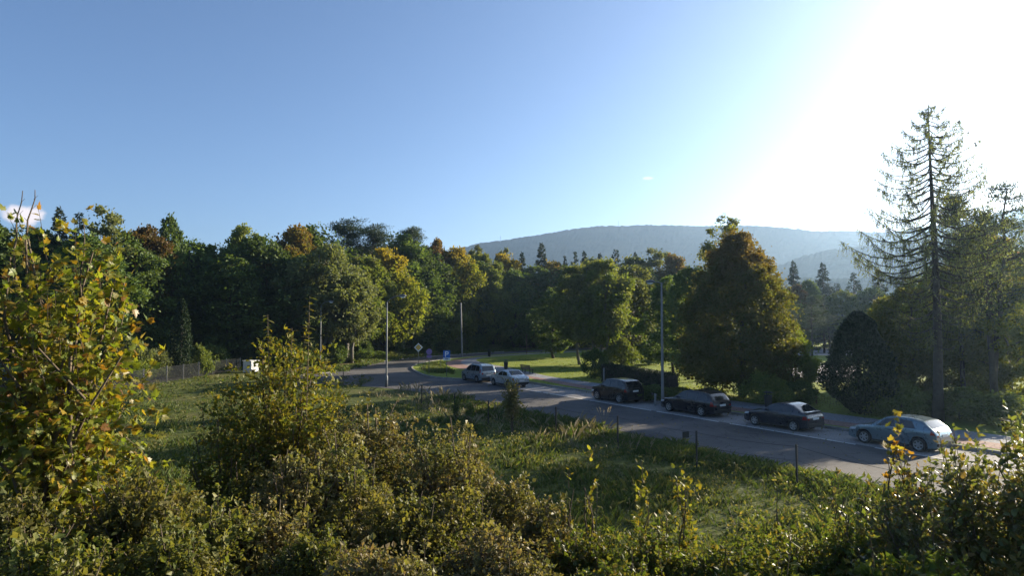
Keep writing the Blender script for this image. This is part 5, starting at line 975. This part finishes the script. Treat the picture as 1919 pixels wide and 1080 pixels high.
# dark lower shrubs
gs = 'shrubs of the near bank'
for k, (px, y, top, rx, ry, n, leaf, mat, seed, lab, nm) in enumerate((
    (40, 6.0, 900, .9, .7, 12000, 0.055, 'olive', 111, 'dark olive shrub under the yellow maple', 'olive_shrub'),
    (260, 6.8, 860, 1.0, .8, 14250, 0.055, 'olive', 112, 'dark olive shrub between the maple and the yellow-topped hazel', 'olive_shrub'),
    (400, 6.4, 930, .8, .8, 12000, 0.051, 'olive', 113, 'low dark shrub in front of the yellow-topped hazel', 'olive_shrub'),
    (150, 5.4, 1010, .9, .6, 8000, .05, 'bramble', 114, 'dim bramble at the foot of the maple stems', 'bramble'),
    (560, 8.6, 815, 1.0, .9, 18720, 0.048, 'brownleaf', 115, 'rusty small-leaved shrub right below the yellow-topped hazel', 'rusty_shrub'),
    (90, 5.0, 985, .8, .5, 9000, .048, 'olive', 138, 'olive shrub squeezed before the maple stems', 'olive_shrub'),
    (330, 5.6, 975, .8, .5, 11000, .046, 'olive', 139, 'olive shrub filling the dip before the low dark shrub', 'olive_shrub'),
    (500, 6.8, 925, .8, .6, 13000, .044, 'brownleaf', 140, 'rusty shrub tucked between the two olive shrubs', 'rusty_shrub'),
    (680, 8.0, 860, .8, .7, 16000, .046, 'olive', 155, 'olive shrub in the hollow of the brown thicket', 'olive_shrub'),
    (860, 7.6, 900, .8, .7, 16000, .044, 'olive', 156, 'greener shrub breaking up the brown thicket', 'olive_shrub'),
    (720, 5.6, 1020, .9, .5, 12000, .042, 'brownleaf', 157, 'lowest rusty shrub before the olive ones', 'rusty_shrub'),
    (480, 9.0, 850, .9, .8, 15000, 0.049, 'olive', 133, 'olive shrub wedged behind the low dark shrub and the hazels', 'olive_shrub'),
    (640, 9.2, 775, 1.0, .8, 18720, 0.050, 'brownleaf', 134, 'rusty shrub filling the thicket right of the hazels', 'rusty_shrub'),
    (870, 10.4, 790, .75, .8, 17280, 0.053, 'brownleaf', 135, 'rusty shrub on the far side of the brown thicket facing the road', 'rusty_shrub'),
    (1015, 8.0, 915, .6, .6, 10080, 0.048, 'brownleaf', 136, 'small rusty shrub ending the brown thicket among the brambles', 'rusty_shrub'),
    (340, 7.6, 885, .9, .8, 11250, 0.055, 'olive', 137, 'olive shrub in the meadow gap beside the maple', 'olive_shrub'),
    (700, 10.2, 715, 1.35, 1.2, 31680, 0.053, 'brownleaf', 116, 'rusty small-leaved shrub, tallest of the brown thicket', 'rusty_shrub'),
    (835, 9.6, 765, 1.15, 1.1, 30240, 0.050, 'brownleaf', 117, 'rusty small-leaved shrub sloping down from the brown thicket crest', 'rusty_shrub'),
    (945, 8.6, 862, .85, .9, 21600, 0.045, 'brownleaf', 118, 'rusty shrub at the low end of the brown thicket beside the green brambles', 'rusty_shrub'),
    (760, 7.2, 905, 1.1, .8, 25500, 0.041, 'olive', 119, 'olive-green small-leaved shrub before the brown thicket', 'olive_shrub'),
    (600, 6.2, 985, .9, .6, 16500, 0.041, 'olive', 120, 'low olive shrub before the rusty shrubs', 'olive_shrub'),
    (930, 6.4, 985, .9, .6, 18720, 0.040, 'brownleaf', 121, 'low brownish shrub before the green brambles', 'rusty_shrub'),
    (1090, 7.4, 990, .8, .6, 10000, .05, 'bramble', 122, 'green bramble mound next to the brown thicket', 'bramble'),
    (1220, 7.6, 985, .85, .6, 10000, .05, 'bramble', 123, 'green bramble mound below the upright leafy shoots', 'bramble'),
    (1350, 7.2, 1015, .8, .6, 9500, .05, 'bramble', 124, 'green bramble mound beside the leaning straw', 'bramble'),
    (1480, 7.4, 985, .9, .7, 10500, .05, 'bramble', 125, 'green bramble mound left of the orange-leaved sapling', 'bramble'),
    (1600, 7.0, 965, .8, .7, 9500, .05, 'bramble', 126, 'green bramble mound under the orange-leaved sapling', 'bramble'),
    (1150, 6.0, 1050, .9, .5, 8000, .045, 'bramble', 127, 'lowest green bramble before the bramble mounds', 'bramble'),
    (1700, 5.6, 1045, 1.0, .5, 6500, .07, 'bramble', 128, 'bright broad-leaved bramble at the foot of the sallow bushes', 'bramble'),
    (1440, 5.4, 1055, .9, .5, 6000, .065, 'bramble', 129, 'bright broad-leaved bramble in front of the bramble mounds', 'bramble'))):
    l = spot(px, y); fine = nm in ('rusty_shrub', 'olive_shrub'); shrub(nm, lab, 'bush', l, top_h(top, y, l), rx, ry, 12, max(160, n // (15 if fine else 22)), n, leaf, M[mat], seed, .22 if fine else .32, aspect=.8 if fine else .65, up=.1 if fine else .3, shoots=40 if fine else 14, group=gs, droop=.35, lumpy=.42)
# hazel with yellow top and long sprays
l = spot(535, 10.2); hz = shrub('hazel_bush', 'tall hazel bush with yellow-green top and leafy sprays', 'bush', l, top_h(655, 10.2, l), 1.6, 1.2, 13, 1100, 19000, .085, M['hazel'], 131, .5, leafmesh=hazel_leaf, leaf_parts=300, shoots=5, up=.6, low=.25)
l = spot(440, 9.6); shrub('hazel_bush', 'darker hazel bush with level branches left of the yellow-topped one', 'bush', l, top_h(740, 9.6, l), 1.15, .8, 9, 380, 5200, .08, M['bramble'], 132, .55, leafmesh=leaf_mesh('oval_leaf', oval + [(-x, y) for x, y in oval[1:-1][::-1]], M['bramble']), up=.1, low=.3)
def shoot(px, y, py0, py1, n, leaf, mesh, label, seed, lean=0.0, name='leafy_shoot', whorl=False, mat='twig'):
    rng = np.random.default_rng(seed); x = at_dist(px, y); g0 = gz(x, y); z1 = z_at(py1, y); z0 = z_at(py0, y); root = empty(name, (x, y, g0)); h = z1 - g0; m_ = MB(); s = np.linspace(0, 1, 7)
    pts = np.stack([lean * s ** 1.5 + rng.normal(size=7) * .012 * s, rng.normal(size=7) * .012 * s, -.05 + s * (h + .05)], 1); m_.tube(pts, np.linspace(.011, .004, 7), 5); m_.build('stem', M[mat], root, True)
    f0 = (z0 - g0) / h
    for k in range(n):
        v = f0 + (1 - f0) * (k + .5) / n; p = [np.interp(v, s, pts[:, c]) for c in range(3)]; a = k * 2.4 + rng.uniform(-.3, .3); o = link('leaf', mesh, root); o.location = p
        d = Vector((math.cos(a), math.sin(a), rng.uniform(-.35, .45))); o.rotation_euler = d.to_track_quat('Y', 'Z').to_euler(); o.scale = (leaf * rng.uniform(.65, 1.2) * (1.1 - .35 * v),) * 3
    tag(root, label, 'shoot'); return root
shoot(517, 9.9, 655, 590, 16, .16, hazel_leaf, 'tall leafy spray leaning over the yellow-topped hazel', 141, -.12); shoot(572, 9.9, 650, 556, 22, .15, hazel_leaf, 'tallest leafy spray above the yellow-topped hazel', 142, .08); shoot(545, 10.1, 660, 615, 10, .14, hazel_leaf, 'short leafy spray in the top of the yellow-topped hazel', 143, .03)
def spray(px, y, top, r, n, leaf, mesh, mat, label, seed, parts=40):
    l = spot(px, y); shrub('leafy_shoot', label, 'shoot', l, top_h(top, y, l), r, r, 3, max(14, n // 9), n, leaf, M[mat], seed, .22, leafmesh=mesh, leaf_parts=parts, up=.8, low=.35, minfrac=.4)
spray(1108, 8.4, 862, .16, 210, .07, hazel_leaf, 'hazel', 'upright leafy shoot nearest the brown thicket', 144); spray(1192, 8.4, 868, .22, 330, .075, hazel_leaf, 'hazel', 'upright leafy shoot with full foliage among the brambles', 145, 60); spray(1276, 8.6, 866, .26, 380, .075, hazel_leaf, 'hazel', 'upright leafy shoot with broad yellow-green top right of the others', 146, 60)
spray(1240, 8.5, 890, .14, 150, .065, hazel_leaf, 'hazel', 'thin leafy shoot squeezed between two fuller shoots', 147); spray(1562, 7.6, 848, .11, 190, .06, willow_leaf, 'willow', 'slim green shoot standing alone against the road', 148); spray(1612, 7.4, 862, .2, 260, .06, willow_leaf, 'willow', 'greyish leafy shoot left of the orange-leaved sapling', 149)
spray(1060, 8.2, 900, .2, 240, .06, hazel_leaf, 'brownleaf', 'reddish leafy shoot between the brown thicket and the green shoots', 153); spray(1450, 8.0, 905, .2, 200, .06, hazel_leaf, 'brownleaf', 'brownish leafy shoot beside the leaning straw', 154)
orange_leaf = leaf_mesh('orange_maple_leaf', half + [(-x, y) for x, y in half[1:-1][::-1]], M['orange'])
l = spot(1672, 7.2); shrub('maple_sapling', 'slender sapling with orange leaves in front of the silver hatchback', 'tree', l, top_h(775, 7.2, l), .24, .24, 4, 52, 300, .08, M['orange'], 150, .3, leafmesh=orange_leaf, leaf_parts=140, up=.7, low=.45, minfrac=.5)
l = spot(1700, 7.1); shrub('maple_sapling', 'short orange-leaved sapling beside the taller orange one', 'tree', l, top_h(850, 7.1, l), .2, .2, 3, 36, 220, .08, M['orange'], 151, .26, leafmesh=orange_leaf, leaf_parts=60, up=.7, low=.45, minfrac=.5)
shoot(1110, 8.0, 975, 905, 14, .06, hazel_leaf, 'low leafy shoot rising from the bramble by the brown thicket', 152, .05)
# leaning straw
y = 8.4; p0 = np.array([at_dist(1372, y), y, z_at(985, y)]); p1 = np.array([at_dist(1347, y), y, z_at(924, y)]); m_ = MB(); b0 = np.array([p0[0] + .25, y, gz(p0[0], y) - .02]); m_.tube([b0, p0, p0 * .5 + p1 * .5, p1], [.006, .005, .004, .003], 5); tag(m_.build('dry_straw', M['drygrass']), 'single pale straw leaning over the dark grass', 'straw')
# sallow bushes at the right
l = spot(1800, 7.0); shrub('sallow_bush', 'big sallow bush with grey-green leaves before the silver hatchback', 'bush', l, top_h(845, 7.0, l), .8, .8, 10, 420, 5600, .078, M['willow'], 161, .45, leafmesh=willow_leaf, leaf_parts=300, up=.6)
l = spot(1935, 6.6); shrub('sallow_bush', 'taller sallow bush with sunlit leaves right of the big one', 'bush', l, top_h(805, 6.6, l), .7, .8, 10, 420, 5600, .08, M['willow'], 162, .45, leafmesh=willow_leaf, leaf_parts=200, up=.6)
l = spot(1690, 6.4); shrub('sallow_bush', 'dark low sallow bush below the orange-leaved sapling', 'bush', l, top_h(905, 6.4, l), .6, .6, 8, 260, 3600, .07, M['willow'], 163, .4, leafmesh=willow_leaf, up=.5)
# brown-leaved sapling on the fence line
g = G(957, 812); shrub('brown_sapling', 'small sapling with dry brown leaves standing by the wire fence', 'tree', (g.x, g.y, 0), z_at(708, g.y), .78, .7, 6, 260, 3400, .11, M['brownleaf'], 171, .6, low=.3, up=.6, minfrac=.3)
for k, (px, by, top, lab) in enumerate(((855, 790, 752, 'dark dead weed clump left of the brown sapling'), (880, 792, 756, 'dark dead weed clump nearest the brown sapling'))):
    g = G(px, by); shrub('weed_clump', lab, 'weeds', (g.x, g.y, 0), z_at(top, g.y), .35, .35, 8, 60, 700, .09, M['leaf_dark'], 180 + k, .4, up=.8)
# plume grass
g = G(1132, 800); root = empty('plume_grass', (g.x, g.y, 0)); rng = np.random.default_rng(191); st_ = MB()
for k in range(7):
    a = rng.uniform(0, 6.28); tip = np.array([math.cos(a) * .4, math.sin(a) * .4, rng.uniform(.9, 1.15)]); st_.tube([(0, 0, 0), tip * .6 + [0, 0, .05], tip], [.006, .005, .004], 4); n = 60; q = rng.uniform(0, 1, n); m_ = MB()
    leaf_quads(m_, tip * (1 - .28 * q[:, None]) + rng.normal(size=(n, 3)) * .012, .06, rng, .14, np.tile([0, 0, 2.5], (n, 1)), 0, .1); m_.build('plume', M['plume'], root)
st_.build('stalks', M['drygrass'], root); tag(root, 'clump of pale feathery grass plumes at the road edge', 'grass')

# ------------------------------------------------------------------ hazy air round everything
m, t, out = newmat('haze_air'); pv = N(t, 'ShaderNodeVolumePrincipled'); pv.inputs['Color'].default_value = (.45, .68, 1.0, 1); pv.inputs['Density'].default_value = .00021; pv.inputs['Anisotropy'].default_value = .62  # distance haze, made denser to imitate veiling lens flare over the dark trees
t.links.new(pv.outputs[0], out.inputs['Volume'])
top = HILL_TOP + 25; mb = MB(); mb.box((0, 0, (top - 6) / 2), (18400, 18400, top + 6)); tag(mb.build('haze', m), 'thin bluish air haze over the whole valley', 'haze', None, 'stuff')
